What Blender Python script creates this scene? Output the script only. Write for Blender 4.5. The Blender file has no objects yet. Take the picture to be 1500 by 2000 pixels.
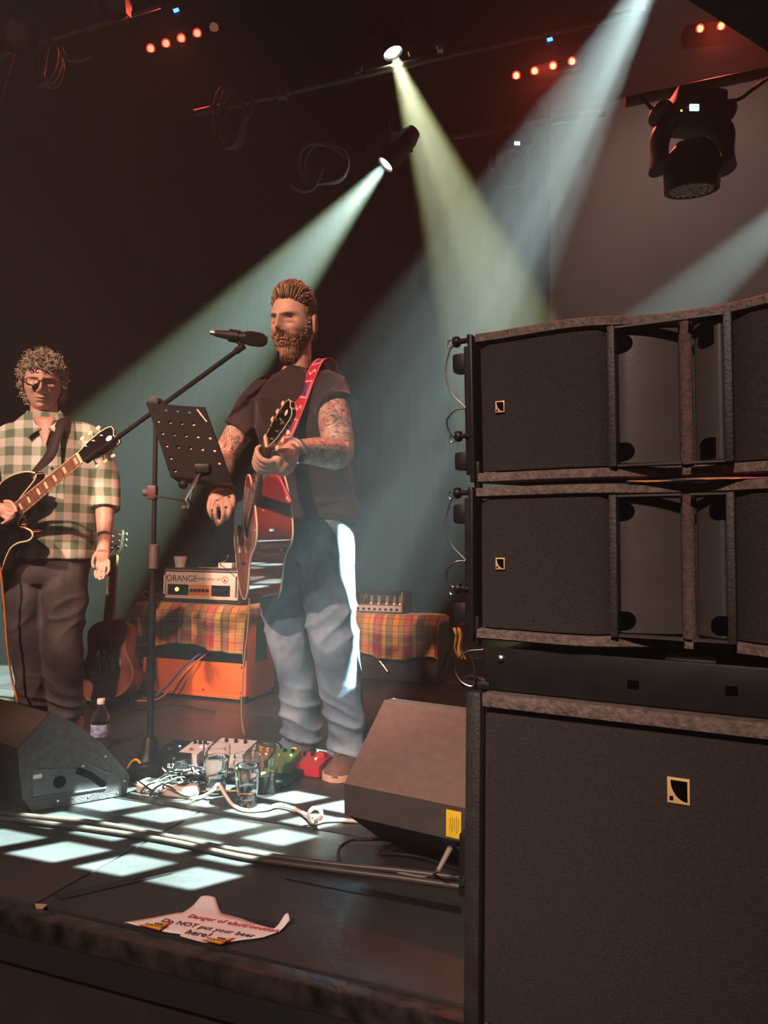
import bpy, bmesh, math, random
from math import sin, cos, pi, radians, sqrt, atan2, exp
from mathutils import Vector, Matrix, noise, Quaternion
random.seed(7)
V3 = Vector
scene = bpy.context.scene
COL = scene.collection

# ------------------------------------------------------------------ camera
F = 1400.0
CP = V3((0, 0, 0.76))
PITCH, ROLL = radians(3.68), radians(0.9)
_f = V3((0, cos(PITCH), sin(PITCH))); _r0 = V3((1, 0, 0)); _u0 = _r0.cross(_f)
_r = _r0 * cos(ROLL) + _u0 * sin(ROLL)
_u = _u0 * cos(ROLL) - _r0 * sin(ROLL)
cam_d = bpy.data.cameras.new('camera'); cam = bpy.data.objects.new('camera', cam_d); COL.objects.link(cam)
cam_d.sensor_fit = 'HORIZONTAL'; cam_d.sensor_width = 36.0; cam_d.lens = 36.0 * F / 1500.0
cam_d.clip_start = 0.02
cam.matrix_world = Matrix(((_r.x, _u.x, -_f.x, CP.x), (_r.y, _u.y, -_f.y, CP.y), (_r.z, _u.z, -_f.z, CP.z), (0, 0, 0, 1)))
scene.camera = cam
scene.view_settings.view_transform = 'Standard'
scene.view_settings.look = 'None'
scene.view_settings.gamma = 1.0
scene.view_settings.use_curve_mapping = False
scene.view_settings.exposure = 0.0

def ray(px, py): return (_f * F + _r * (px - 750) - _u * (py - 1000))
def at(px, py, Y):
    d = ray(px, py); return CP + d * (Y / d.y)
def fl(px, py, z=0.0):
    d = ray(px, py); return CP + d * ((z - CP.z) / d.z)
def onpl(px, py, P0, n):
    d = ray(px, py); return CP + d * ((P0 - CP).dot(n) / d.dot(n))

# ------------------------------------------------------------------ world: black hall filled with thin stage haze
HAZE = 0.012
world = bpy.data.worlds.new('world'); scene.world = world; world.use_nodes = True
wn = world.node_tree; wn.nodes.clear()
wo = wn.nodes.new('ShaderNodeOutputWorld'); wb = wn.nodes.new('ShaderNodeBackground')
wb.inputs[0].default_value = (0.004, 0.0028, 0.0026, 1); wb.inputs[1].default_value = 1.0
wv = wn.nodes.new('ShaderNodeVolumeScatter'); wv.inputs['Color'].default_value = (0.95, 0.95, 0.95, 1)
wv.inputs['Density'].default_value = HAZE; wv.inputs['Anisotropy'].default_value = 0.1
wn.links.new(wb.outputs[0], wo.inputs['Surface']); wn.links.new(wv.outputs[0], wo.inputs['Volume'])
cy = scene.cycles
cy.use_denoising = True; cy.use_adaptive_sampling = True; cy.adaptive_threshold = 0.04; cy.adaptive_min_samples = 16
cy.max_bounces = 12; cy.diffuse_bounces = 1; cy.glossy_bounces = 3; cy.transmission_bounces = 12; cy.volume_bounces = 0; cy.transparent_max_bounces = 12
cy.caustics_reflective = False; cy.caustics_refractive = False

# ------------------------------------------------------------------ stage lamps
def spot(name, loc, target, watts, color, deg, blend=0.15, rad=0.03, gobo=None, roll=0.0):
    d = bpy.data.lights.new(name, 'SPOT'); o = bpy.data.objects.new(name, d); COL.objects.link(o)
    d.energy = watts; d.color = color; d.spot_size = radians(deg); d.spot_blend = blend; d.shadow_soft_size = rad
    dirv = (V3(target) - V3(loc)).normalized()
    q = dirv.to_track_quat('-Z', 'Y') @ Quaternion((0, 0, 1), roll)
    o.matrix_world = Matrix.Translation(V3(loc)) @ q.to_matrix().to_4x4()
    if gobo:
        d.use_nodes = True; nt = d.node_tree; gobo(nt, radians(deg) / 2)
    return o
def N(nt, typ, op=None, **kw):
    n = nt.nodes.new(typ)
    if op: n.operation = op
    for k, v in kw.items(): setattr(n, k, v)
    return n
def mth(nt, op, a, b=None, clamp=False):
    n = nt.nodes.new('ShaderNodeMath'); n.operation = op; n.use_clamp = clamp
    for i, v in enumerate((a, b)):
        if v is None: continue
        if isinstance(v, (int, float)): n.inputs[i].default_value = v
        else: nt.links.new(v, n.inputs[i])
    return n.outputs[0]
def gobo_uv(nt):
    tc = nt.nodes.new('ShaderNodeTexCoord'); sp = nt.nodes.new('ShaderNodeSeparateXYZ'); nt.links.new(tc.outputs['Normal'], sp.inputs[0])
    iz = mth(nt, 'ABSOLUTE', sp.outputs[2])
    return mth(nt, 'DIVIDE', sp.outputs[0], iz), mth(nt, 'DIVIDE', sp.outputs[1], iz)
def gobo_out(nt, fac, edge=None):
    em = next(n for n in nt.nodes if n.type == 'EMISSION')
    nt.links.new(fac, em.inputs['Strength'])
    if edge is not None: nt.links.new(edge, em.inputs['Color'])
def beam_gobo(cells, soft, c_in, c_edge, lo=0.35, phase=0.0):
    """moving-head lens: bright shafts, warmer fringe at the rim of the cone"""
    def f(nt, half):
        u, v = gobo_uv(nt); t = math.tan(half)
        r = mth(nt, 'DIVIDE', mth(nt, 'SQRT', mth(nt, 'ADD', mth(nt, 'MULTIPLY', u, u), mth(nt, 'MULTIPLY', v, v))), t)
        a = mth(nt, 'SINE', mth(nt, 'ADD', mth(nt, 'MULTIPLY', u, cells * pi / t), phase))
        b = mth(nt, 'SINE', mth(nt, 'ADD', mth(nt, 'MULTIPLY', v, cells * pi / t), phase * 1.7))
        m = mth(nt, 'MULTIPLY', a, b)
        m = mth(nt, 'ADD', mth(nt, 'MULTIPLY', m, soft), 0.5, clamp=True)
        m = mth(nt, 'ADD', mth(nt, 'MULTIPLY', m, 1 - lo), lo)
        ramp = nt.nodes.new('ShaderNodeValToRGB'); nt.links.new(r, ramp.inputs[0])
        e = ramp.color_ramp.elements
        e[0].position = 0.62; e[0].color = (*c_in, 1); e[1].position = 0.93; e[1].color = (*c_edge, 1)
        gobo_out(nt, m, ramp.outputs[0])
    return f
def grid_gobo(pitch, duty, nu, nv, ou=0.0, ov=0.0, skip=0.10):
    """steel gobo cut as a grid of square windows"""
    def f(nt, half):
        u, v = gobo_uv(nt)
        us = mth(nt, 'ADD', mth(nt, 'DIVIDE', u, pitch), ou); vs = mth(nt, 'ADD', mth(nt, 'DIVIDE', v, pitch), ov)
        def win(x):
            fr = mth(nt, 'ABSOLUTE', mth(nt, 'SUBTRACT', mth(nt, 'FRACT', x), 0.5))
            return mth(nt, 'MULTIPLY', mth(nt, 'SUBTRACT', duty / 2, fr), 22.0, clamp=True)
        w = mth(nt, 'MULTIPLY', win(us), win(vs))
        bu = mth(nt, 'LESS_THAN', mth(nt, 'ABSOLUTE', us), nu); bv = mth(nt, 'LESS_THAN', mth(nt, 'ABSOLUTE', vs), nv)
        w = mth(nt, 'MULTIPLY', w, mth(nt, 'MULTIPLY', bu, bv))
        gobo_out(nt, w)
    return f
TEAL = (0.72, 1.0, 0.97); PALE = (0.92, 1.0, 0.66)
S1, T1 = at(750, 325, 4.3), at(430, 700, 4.25)
S2, T2 = at(769, 108, 4.4), at(868, 380, 4.4)
S3, T3 = at(1329, -148, 1.75), fl(380, 1640)
S4, T4 = at(1750, 230, 3.6), at(1250, 672, 4.4)
FRINGE = (1, 1, .55)
spot('moving_head_lamp_a', S1, T1, 16500, TEAL, 21, 0.2, 0.03, beam_gobo(1.6, .8, (1, 1, 1), FRINGE, .6, .6))
spot('moving_head_lamp_b', S2, T2, 17000, PALE, 23, 0.2, 0.03, beam_gobo(1.6, .8, (1, 1, 1), FRINGE, .6, .2))
spot('moving_head_lamp_d', S4, T4, 10000, TEAL, 16, 0.2, 0.03, beam_gobo(2.2, .8, (1, 1, 1), (1, 1, 1), .6, 1.0))
# the window gobo: its lattice is aligned with the squares it throws on the stage floor
_gq = (T3 - S3).normalized().to_track_quat('-Z', 'Y').to_matrix()
def _luv(p):
    d = _gq.transposed() @ (p - S3); return d.x / -d.z, d.y / -d.z
_o, _a, _b = _luv(fl(248, 1689)), _luv(fl(380, 1715)), _luv(fl(350, 1648))
_e1 = (_a[0] - _o[0], _a[1] - _o[1]); _rb = (_b[0] - _o[0], _b[1] - _o[1])
_e2 = (_rb[0] + .344 * _e1[0], _rb[1] + .344 * _e1[1])
_det = _e1[0] * _e2[1] - _e1[1] * _e2[0]
def window_gobo(nt, half):
    u, v = gobo_uv(nt); u = mth(nt, 'SUBTRACT', u, _o[0]); v = mth(nt, 'SUBTRACT', v, _o[1])
    p = mth(nt, 'ADD', mth(nt, 'MULTIPLY', u, _e2[1] / _det), mth(nt, 'MULTIPLY', v, -_e2[0] / _det))
    q = mth(nt, 'ADD', mth(nt, 'MULTIPLY', u, -_e1[1] / _det), mth(nt, 'MULTIPLY', v, _e1[0] / _det)); q = mth(nt, 'ADD', q, .5)
    row = mth(nt, 'FLOOR', q); p = mth(nt, 'ADD', mth(nt, 'ADD', p, mth(nt, 'MULTIPLY', row, .344)), .5)
    def win(x, duty): return mth(nt, 'MULTIPLY', mth(nt, 'SUBTRACT', duty / 2, mth(nt, 'ABSOLUTE', mth(nt, 'SUBTRACT', mth(nt, 'FRACT', x), .5))), 16.0, clamp=True)
    w = mth(nt, 'MULTIPLY', win(p, .74), win(q, .74))
    ok = mth(nt, 'MULTIPLY', mth(nt, 'GREATER_THAN', p, -2.0), mth(nt, 'LESS_THAN', p, 2.0))
    ok = mth(nt, 'MULTIPLY', ok, mth(nt, 'MULTIPLY', mth(nt, 'GREATER_THAN', q, 0.), mth(nt, 'LESS_THAN', q, 5.0)))
    # open slot added to the gobo, shaped to brighten the jeans' edge
    lo = mth(nt, 'SUBTRACT', mth(nt, 'MULTIPLY', p, -.25), -6.52)
    slot = mth(nt, 'MULTIPLY', mth(nt, 'MULTIPLY', mth(nt, 'SUBTRACT', q, lo), 6.0, clamp=True), mth(nt, 'LESS_THAN', q, 8.0))
    slot = mth(nt, 'MULTIPLY', slot, mth(nt, 'MULTIPLY', mth(nt, 'GREATER_THAN', p, -3.0), mth(nt, 'LESS_THAN', p, -.6)))
    gobo_out(nt, mth(nt, 'MAXIMUM', mth(nt, 'MULTIPLY', w, ok), slot))
spot('gobo_lamp', S3, T3, 14000, TEAL, 44, 0.1, 0.008, window_gobo)
# front-of-house lamps above the audience
KEYC = (1.0, 0.53, 0.38)
spot('front_lamp_singer', (-2.5, -1.1, 3.5), (-0.35, 2.65, 0.9), 1350, KEYC, 26, 0.5, 0.05)
spot('front_lamp_guitarist', (-2.7, -1.0, 3.6), (-1.42, 3.1, 0.95), 1400, (1.0, .60, .46), 22, 0.5, 0.05)
spot('front_lamp_amps', (-0.9, -1.2, 3.7), (-1.0, 3.75, 0.4), 900, (1.0, .52, .36), 14, 0.4, 0.05)
spot('front_lamp_stack', (-1.2, -2.6, 3.2), (0.55, 1.4, 0.72), 820, (1.0, 0.72, 0.60), 24, 0.6, 0.10)
spot('front_lamp_floor', (-1.5, -2.4, 3.6), (-0.5, 1.5, 0.0), 800, (1.0, 0.78, 0.68), 28, 0.8, 0.10)
spot('added_wall_fill', at(1250, -160, 4.6), at(1350, 350, 6.0), 95, (1.0, 0.84, 0.76), 95, 0.9, 0.1)  # added fill without a fixture, brightens the grey back wall
# ------------------------------------------------------------------ materials
def _attr_rgb(nt, name):
    a = nt.nodes.new('ShaderNodeAttribute'); a.attribute_name = name; return a
def mat(name, col, rough=.5, metal=0., var=0., vs=25., bump=0., bs=150., spec=.5, emit=None, es=0., trans=0., ior=1.45, coat=0., attr=None, sheen=0., stretch=None, alpha=1.):
    m = bpy.data.materials.new(name); m.use_nodes = True; nt = m.node_tree; b = nt.nodes['Principled BSDF']
    I = b.inputs
    I['Base Color'].default_value = (*col, 1); I['Roughness'].default_value = rough; I['Metallic'].default_value = metal
    I['Specular IOR Level'].default_value = spec; I['IOR'].default_value = ior; I['Transmission Weight'].default_value = trans
    I['Coat Weight'].default_value = coat; I['Sheen Weight'].default_value = sheen; I['Alpha'].default_value = alpha
    if emit: I['Emission Color'].default_value = (*emit, 1); I['Emission Strength'].default_value = es
    src = None
    if attr: src = _attr_rgb(nt, attr).outputs['Color']
    tc = nt.nodes.new('ShaderNodeTexCoord'); vec = tc.outputs['Object']
    if stretch:
        mp = nt.nodes.new('ShaderNodeMapping'); mp.inputs['Scale'].default_value = stretch; nt.links.new(vec, mp.inputs[0]); vec = mp.outputs[0]
    if var:
        nz = nt.nodes.new('ShaderNodeTexNoise'); nz.inputs['Scale'].default_value = vs; nz.inputs['Detail'].default_value = 5; nt.links.new(vec, nz.inputs['Vector'])
        mr = nt.nodes.new('ShaderNodeMapRange'); mr.inputs[1].default_value = .3; mr.inputs[2].default_value = .7; mr.inputs[3].default_value = 1 - var; mr.inputs[4].default_value = 1 + var
        nt.links.new(nz.outputs[0], mr.inputs[0])
        mx = nt.nodes.new('ShaderNodeMix'); mx.data_type = 'RGBA'; mx.blend_type = 'MULTIPLY'; mx.inputs[0].default_value = 1
        if src: nt.links.new(src, mx.inputs[6])
        else: mx.inputs[6].default_value = (*col, 1)
        nt.links.new(mr.outputs[0], mx.inputs[7]); src = mx.outputs[2]
    if src: nt.links.new(src, I['Base Color'])
    if bump:
        nb = nt.nodes.new('ShaderNodeTexNoise'); nb.inputs['Scale'].default_value = bs; nb.inputs['Detail'].default_value = 4; nt.links.new(vec, nb.inputs['Vector'])
        bp = nt.nodes.new('ShaderNodeBump'); bp.inputs['Strength'].default_value = bump; bp.inputs['Distance'].default_value = .004
        nt.links.new(nb.outputs[0], bp.inputs['Height']); nt.links.new(bp.outputs[0], I['Normal'])
    return m
def ramp(nt, fac, stops, mode='CONSTANT'):
    r = nt.nodes.new('ShaderNodeValToRGB'); r.color_ramp.interpolation = mode; nt.links.new(fac, r.inputs[0])
    e = r.color_ramp.elements
    while len(e) < len(stops): e.new(0.5)
    for k, (p, c) in enumerate(stops): e[k].position = p; e[k].color = (*c, 1)
    return r.outputs[0]
def mixc(nt, a, b, f, mode='MIX'):
    mx = nt.nodes.new('ShaderNodeMix'); mx.data_type = 'RGBA'; mx.blend_type = mode
    for i, v in ((0, f), (6, a), (7, b)):
        if isinstance(v, (int, float)): mx.inputs[i].default_value = v
        elif isinstance(v, tuple): mx.inputs[i].default_value = (*v, 1)
        else: nt.links.new(v, mx.inputs[i])
    return mx.outputs[2]

# ------------------------------------------------------------------ mesh building (world coordinates)
I4 = Matrix.Identity(4)
BASE = {}
def frame(o, x, y, z):
    x, y, z = V3(x), V3(y), V3(z)
    return Matrix(((x.x, y.x, z.x, o[0]), (x.y, y.y, z.y, o[1]), (x.z, y.z, z.z, o[2]), (0, 0, 0, 1)))
def zframe(o, d, up=(0, 0, 1)):
    """local z along d"""
    z = V3(d).normalized(); u = V3(up)
    if abs(z.dot(u)) > .98: u = V3((1, 0, 0)) if abs(z.x) < .9 else V3((0, 1, 0))
    x = u.cross(z).normalized(); y = z.cross(x)
    return frame(o, x, y, z)
class MB:
    def __init__(s, M=None): s.v = []; s.f = []; s.mi = []; s.uv = None; s.M = M or I4; s.k = 0
    def add(s, vs, fs):
        n = len(s.v); s.v += [s.M @ V3(p) for p in vs]; s.f += [tuple(i + n for i in f) for f in fs]; s.mi += [s.k] * len(fs); return s
    def box(s, c, d, R=None, bev=0.):
        c = V3(c); hx, hy, hz = (q / 2 for q in d); R = R or I4.to_3x3()
        if bev <= 0:
            vs = [c + R @ V3((x, y, z)) for z in (-hz, hz) for y in (-hy, hy) for x in (-hx, hx)]
            return s.add(vs, [(0, 2, 3, 1), (4, 5, 7, 6), (0, 1, 5, 4), (2, 6, 7, 3), (0, 4, 6, 2), (1, 3, 7, 5)])
        bev = min(bev, hx * .9, hy * .9, hz * .9)
        bm = bmesh.new(); bmesh.ops.create_cube(bm, size=1.0)
        for v in bm.verts: v.co = V3((v.co.x * 2 * hx, v.co.y * 2 * hy, v.co.z * 2 * hz))
        bmesh.ops.bevel(bm, geom=bm.edges[:], offset=bev, segments=2, affect='EDGES', profile=.6)
        bm.verts.index_update()
        s.add([c + R @ v.co for v in bm.verts], [tuple(v.index for v in f.verts) for f in bm.faces]); bm.free(); return s
    def tube(s, pts, r, n=8, cap=True, closed=False, flat=1.0, up=None):
        pts = [V3(p) for p in pts]; m = len(pts); rr = r if isinstance(r, (list, tuple)) else [r] * m
        vs = []; nrm = None
        for i in range(m):
            if closed: t = pts[(i + 1) % m] - pts[i - 1]
            else: t = pts[min(i + 1, m - 1)] - pts[max(i - 1, 0)]
            t = t.normalized() if t.length > 1e-9 else V3((0, 0, 1))
            if nrm is None:
                a = V3(up) if up is not None else (V3((0, 0, 1)) if abs(t.z) < .9 else V3((1, 0, 0)))
                nrm = (a - t * a.dot(t)).normalized()
            else:
                nrm = (nrm - t * nrm.dot(t)); nrm = nrm.normalized() if nrm.length > 1e-6 else t.orthogonal().normalized()
            b = t.cross(nrm)
            for k in range(n):
                a = 2 * pi * k / n; vs.append(pts[i] + (b * cos(a) + nrm * sin(a) * flat) * rr[i])
        fs = []
        for i in range(m if closed else m - 1):
            j = (i + 1) % m
            for k in range(n): fs.append((i * n + k, i * n + (k + 1) % n, j * n + (k + 1) % n, j * n + k))
        if cap and not closed: fs.append(tuple(range(n))[::-1]); fs.append(tuple(range((m - 1) * n, m * n)))
        return s.add(vs, fs)
    def loft(s, rings, cap=True, closed_ring=True):
        n = len(rings[0]); vs = [p for r in rings for p in r]; fs = []
        for i in range(len(rings) - 1):
            for k in range(n if closed_ring else n - 1): fs.append((i * n + k, i * n + (k + 1) % n, (i + 1) * n + (k + 1) % n, (i + 1) * n + k))
        if cap and closed_ring: fs.append(tuple(range(n))[::-1]); fs.append(tuple(range((len(rings) - 1) * n, len(rings) * n)))
        return s.add(vs, fs)
    def lathe(s, prof, o=(0, 0, 0), d=(0, 0, 1), n=24, cap=True):
        A = zframe(o, d)
        return s.loft([[A @ V3((r * cos(2 * pi * k / n), r * sin(2 * pi * k / n), z)) for k in range(n)] for r, z in prof], cap)
    def prism(s, poly, off):
        off = V3(off); n = len(poly); a = [V3(p) for p in poly]
        return s.add(a + [p + off for p in a], [tuple(range(n))[::-1], tuple(range(n, 2 * n))] + [(k, (k + 1) % n, n + (k + 1) % n, n + k) for k in range(n)])
    def ell(s, c, r, R=None, nu=20, nv=12):
        c = V3(c); R = R or I4.to_3x3(); rings = []
        for i in range(1, nv):
            a = pi * i / nv - pi / 2
            rings.append([c + R @ V3((r[0] * cos(a) * cos(2 * pi * k / nu), r[1] * cos(a) * sin(2 * pi * k / nu), r[2] * sin(a))) for k in range(nu)])
        return s.loft(rings)
    def grid(s, fn, nu, nv, uv=True):
        n0 = len(s.v); vs = [fn(i / nu, j / nv) for j in range(nv + 1) for i in range(nu + 1)]
        s.add(vs, [(j * (nu + 1) + i, j * (nu + 1) + i + 1, (j + 1) * (nu + 1) + i + 1, (j + 1) * (nu + 1) + i) for j in range(nv) for i in range(nu)])
        if uv:
            if s.uv is None: s.uv = [(0., 0.)] * n0
            s.uv += [(i / nu, j / nv) for j in range(nv + 1) for i in range(nu + 1)]
        return s
    def text(s, body, size, M, depth=.0005, font_shear=0., spacing=1.0):
        cu = bpy.data.curves.new('t', 'FONT'); cu.body = body; cu.size = size; cu.extrude = depth; cu.align_x = 'CENTER'; cu.align_y = 'CENTER'; cu.shear = font_shear; cu.space_character = spacing; cu.resolution_u = 3
        o = bpy.data.objects.new('t', cu); me = o.to_mesh()
        s.add([M @ v.co for v in me.vertices], [tuple(p.vertices) for p in me.polygons])
        o.to_mesh_clear(); bpy.data.objects.remove(o); bpy.data.curves.remove(cu); return s
    def mesh(s, name, base, mats, sharp=40, smooth=True):
        me = bpy.data.meshes.new(name); me.from_pydata([p - base for p in s.v], [], s.f)
        for m in mats: me.materials.append(m)
        if len(mats) > 1:
            for p, k in zip(me.polygons, s.mi): p.material_index = min(k, len(mats) - 1)
        if smooth:
            me.polygons.foreach_set('use_smooth', [True] * len(me.polygons)); me.update()
            if sharp: me.set_sharp_from_angle(angle=radians(sharp))
        if s.uv:
            uvl = me.uv_layers.new(name='UVMap'); uv = s.uv + [(0, 0)] * (len(s.v) - len(s.uv))
            flat = []
            for l in me.loops: flat += uv[l.vertex_index]
            uvl.data.foreach_set('uv', flat)
        me.update(); return me
    def build(s, name, mats, parent=None, base=None, label=None, cat=None, group=None, kind=None, sharp=40, smooth=True, solid=0., sub=0):
        if not isinstance(mats, (list, tuple)): mats = [mats]
        if parent is not None: base = BASE[parent.name]
        elif base is None:
            xs = [p.x for p in s.v]; ys = [p.y for p in s.v]; base = V3(((min(xs) + max(xs)) / 2, (min(ys) + max(ys)) / 2, min(p.z for p in s.v)))
        base = V3(base)
        o = bpy.data.objects.new(name, s.mesh(name, base, mats, sharp, smooth)); COL.objects.link(o); BASE[o.name] = base
        if parent is not None: o.parent = parent
        else: o.location = base
        if solid:
            md = o.modifiers.new('thickness', 'SOLIDIFY'); md.thickness = solid; md.offset = 0
        if sub:
            md = o.modifiers.new('smooth', 'SUBSURF'); md.levels = sub; md.render_levels = sub
        tag(o, label, cat, group, kind); return o
def tag(o, label=None, cat=None, group=None, kind=None):
    for k, v in (('label', label), ('category', cat), ('group', group), ('kind', kind)):
        if v: o[k] = v
def thing(name, label, cat, base, group=None):
    o = bpy.data.objects.new(name, None); COL.objects.link(o); o.location = V3(base); o.empty_display_size = .05
    BASE[o.name] = V3(base); tag(o, label, cat, group); return o
def cr(pts, per=6):
    """Catmull-Rom through points"""
    P = [V3(p) for p in pts]; P = [P[0] * 2 - P[1]] + P + [P[-1] * 2 - P[-2]]; out = []
    for i in range(1, len(P) - 2):
        for k in range(per):
            t = k / per; a, b, c, d = P[i - 1:i + 3]
            out.append(.5 * ((2 * b) + (c - a) * t + (2 * a - 5 * b + 4 * c - d) * t * t + (3 * b - a - 3 * c + d) * t ** 3))
    out.append(P[-2]); return out
def crs(vals, per=6):
    return [p.x for p in cr([V3((v, 0, 0)) for v in vals], per)]
def remesh(mb, voxel, smooth=4, fac=.5):
    me = bpy.data.meshes.new('tmp'); me.from_pydata(mb.v, [], mb.f)
    o = bpy.data.objects.new('tmp', me); COL.objects.link(o)
    r = o.modifiers.new('r', 'REMESH'); r.mode = 'VOXEL'; r.voxel_size = voxel; r.adaptivity = 0
    if smooth: q = o.modifiers.new('s', 'SMOOTH'); q.factor = fac; q.iterations = smooth
    dg = bpy.context.evaluated_depsgraph_get(); e = o.evaluated_get(dg); m2 = e.to_mesh()
    out = MB(); out.v = [v.co.copy() for v in m2.vertices]; out.f = [tuple(p.vertices) for p in m2.polygons]; out.mi = [0] * len(out.f)
    out.nrm = [v.normal.copy() for v in m2.vertices]
    e.to_mesh_clear(); bpy.data.objects.remove(o); bpy.data.meshes.remove(me); return out
def set_col(o, cols, name='Col'):
    a = o.data.color_attributes.new(name, 'FLOAT_COLOR', 'POINT'); flat = []
    for c in cols: flat += (c[0], c[1], c[2], 1.0)
    a.data.foreach_set('color', flat)
def sm(a, b, x):
    t = max(0., min(1., (x - a) / (b - a) if b != a else 0)); return t * t * (3 - 2 * t)
def lerp3(a, b, t): return tuple(p + (q - p) * t for p, q in zip(a, b))

BLK = mat('black_plastic', (.009, .008, .008), .5, var=.3, bump=.1, spec=.25)
BLKM = mat('black_metal', (.010, .009, .009), .42, var=.3, spec=.3)
STEEL = mat('steel', (.55, .53, .5), .3, 1., var=.1)
GOLD = mat('gold', (.85, .62, .22), .25, 1.)
CREAM = mat('cream_binding', (.80, .66, .42), .4)
WHITE = mat('white_plastic', (.75, .72, .68), .4, var=.08)
RUB = mat('black_rubber', (.014, .012, .011), .6, var=.3, bump=.15)
# ------------------------------------------------------------------ the stage
EA, EB = fl(0, 1778), fl(902, 1995)
UD = (EB - EA).normalized()                       # along the stage front, to the right
VD = V3((-UD.y, UD.x, 0))                         # upstage
E0 = EA + UD * ((V3((0, 0, 0)) - EA).dot(UD))     # point of the front edge nearest the camera
def sp(u, v, z=0.): return E0 + UD * u + VD * v + V3((0, 0, z))
RZ = frame((0, 0, 0), UD, VD, (0, 0, 1)).to_3x3()

def floor_mat():
    m = mat('black_stage_paint', (.029, .028, .027), .33, var=.35, vs=3.0, bump=.25, bs=60)
    nt = m.node_tree; b = nt.nodes['Principled BSDF']
    tc = nt.nodes.new('ShaderNodeTexCoord'); mp = nt.nodes.new('ShaderNodeMapping'); mp.inputs['Scale'].default_value = (2.2, 14, 1); mp.inputs['Rotation'].default_value = (0, 0, .9)
    nt.links.new(tc.outputs['Object'], mp.inputs[0])
    nz = nt.nodes.new('ShaderNodeTexNoise'); nz.inputs['Scale'].default_value = 4; nz.inputs['Detail'].default_value = 9; nz.inputs['Roughness'].default_value = .7; nt.links.new(mp.outputs[0], nz.inputs['Vector'])
    n2 = nt.nodes.new('ShaderNodeTexNoise'); n2.inputs['Scale'].default_value = 1.7; n2.inputs['Detail'].default_value = 3; nt.links.new(tc.outputs['Object'], n2.inputs['Vector'])
    sc_ = mth(nt, 'MULTIPLY', mth(nt, 'SUBTRACT', nz.outputs[0], .60), 6.0, clamp=True); k = mth(nt, 'MULTIPLY', mth(nt, 'SUBTRACT', n2.outputs[0], .42), 4.0, clamp=True)
    sc_ = mth(nt, 'MULTIPLY', sc_, k)
    old = b.inputs['Base Color'].links[0].from_socket
    c = mixc(nt, old, (.11, .085, .065), mth(nt, 'MULTIPLY', sc_, .6)); nt.links.new(c, b.inputs['Base Color'])
    rr = nt.nodes.new('ShaderNodeMapRange'); rr.inputs[3].default_value = .24; rr.inputs[4].default_value = .55; nt.links.new(nz.outputs[0], rr.inputs[0]); nt.links.new(rr.outputs[0], b.inputs['Roughness'])
    return m
FLOOR = floor_mat()
FASC = mat('brown_black_fascia', (.030, .021, .016), .6, var=.4, vs=6, bump=.4, bs=30)
mb = MB(); mb.M = frame(E0, UD, VD, (0, 0, 1))
mb.box((0, 3.6, -.06), (12, 7.2, .08))
fo = mb.build('floor', mat('stage_subframe', (.006, .006, .006), .8), kind='structure', base=sp(0, 3.5, -.1))
tag(fo, 'black painted stage floor made of butted plywood decks', None)
# decks: seams seen at the front left and running to the speaker stack
u0 = (fl(110, 1742) - E0).dot(UD)
vrow = [.045, .045 + .62, .045 + 1.84, .045 + 3.06, .045 + 4.28, 7.1]
for r in range(5):
    uu = u0 - 2.44 * 3 + (0.0 if r == 0 else (1.0 if r % 2 else .2))
    while uu < 6:
        a, b = max(uu, -6), min(uu + 2.44, 6)
        if b - a > .1:
            mb = MB(); mb.M = frame(E0, UD, VD, (0, 0, 1))
            mb.box(((a + b) / 2, (vrow[r] + vrow[r + 1]) / 2, -.010), (b - a - .006, vrow[r + 1] - vrow[r] - .006, .02), bev=.002)
            mb.build('deck_panel', FLOOR, fo)
        uu += 2.44
mb = MB(); mb.M = frame(E0, UD, VD, (0, 0, 1))
mb.box((0, .015, -.02), (12, .04, .045), bev=.006)
NOSE = mat('worn_edge_paint', (.026, .020, .016), .35, var=.85, vs=26, bump=.8, bs=40)
mb.build('trim_1', NOSE, kind='structure', label='worn black nosing along the front edge of the stage')
mb = MB(); mb.M = frame(E0, UD, VD, (0, 0, 1))
mb.box((0, .05, -.60), (12, .04, 1.1))
wf = mb.build('wall_front', FASC, kind='structure', label='dark brown stage front below the nosing')
mb = MB(); mb.M = frame(E0, UD, VD, (0, 0, 1)); mb.box((0, .02, -.075), (12, .03, .03), bev=.004); mb.build('batten', FASC, wf)
mb = MB(); mb.M = frame(E0, UD, VD, (0, 0, 1)); mb.box((0, -3.0, -1.2), (14, 6.0, .1))
mb.build('floor', mat('hall_floor', (.02, .016, .014), .5, var=.3), kind='structure', label='dark hall floor below the stage front')
# back wall, drape, ceiling
BACKV = 5.6
WALLM = mat('grey_back_wall', (.20, .165, .15), .8, var=.08, vs=2, bump=.2)
mb = MB(); mb.M = frame(E0, UD, VD, (0, 0, 1)); mb.box((0, BACKV + .3, 2.6), (14, .1, 5.4)); mb.build('wall_back', WALLM, kind='structure', label='grey brown plastered wall behind the stage')
mb = MB(); mb.M = frame(E0, UD, VD, (0, 0, 1)); mb.box((0, 2.6, 5.3), (14, 7.4, .1)); mb.build('ceiling', mat('black_ceiling', (.012, .009, .008), .9, var=.3), kind='structure', label='black painted ceiling above the stage')
mb = MB(); mb.M = frame(E0, UD, VD, (0, 0, 1)); mb.box((-6.4, 3, 2.6), (.1, 7, 5.4)); mb.build('wall_left', mat('black_wall', (.015, .012, .011), .8, var=.2), kind='structure', label='black side wall at the far end of stage')
mb = MB(); mb.M = frame(E0, UD, VD, (0, 0, 1)); mb.box((6.4, 3, 2.6), (.1, 7, 5.4)); mb.build('wall_right', WALLM, kind='structure', label='grey side wall of the stage house')
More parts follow.
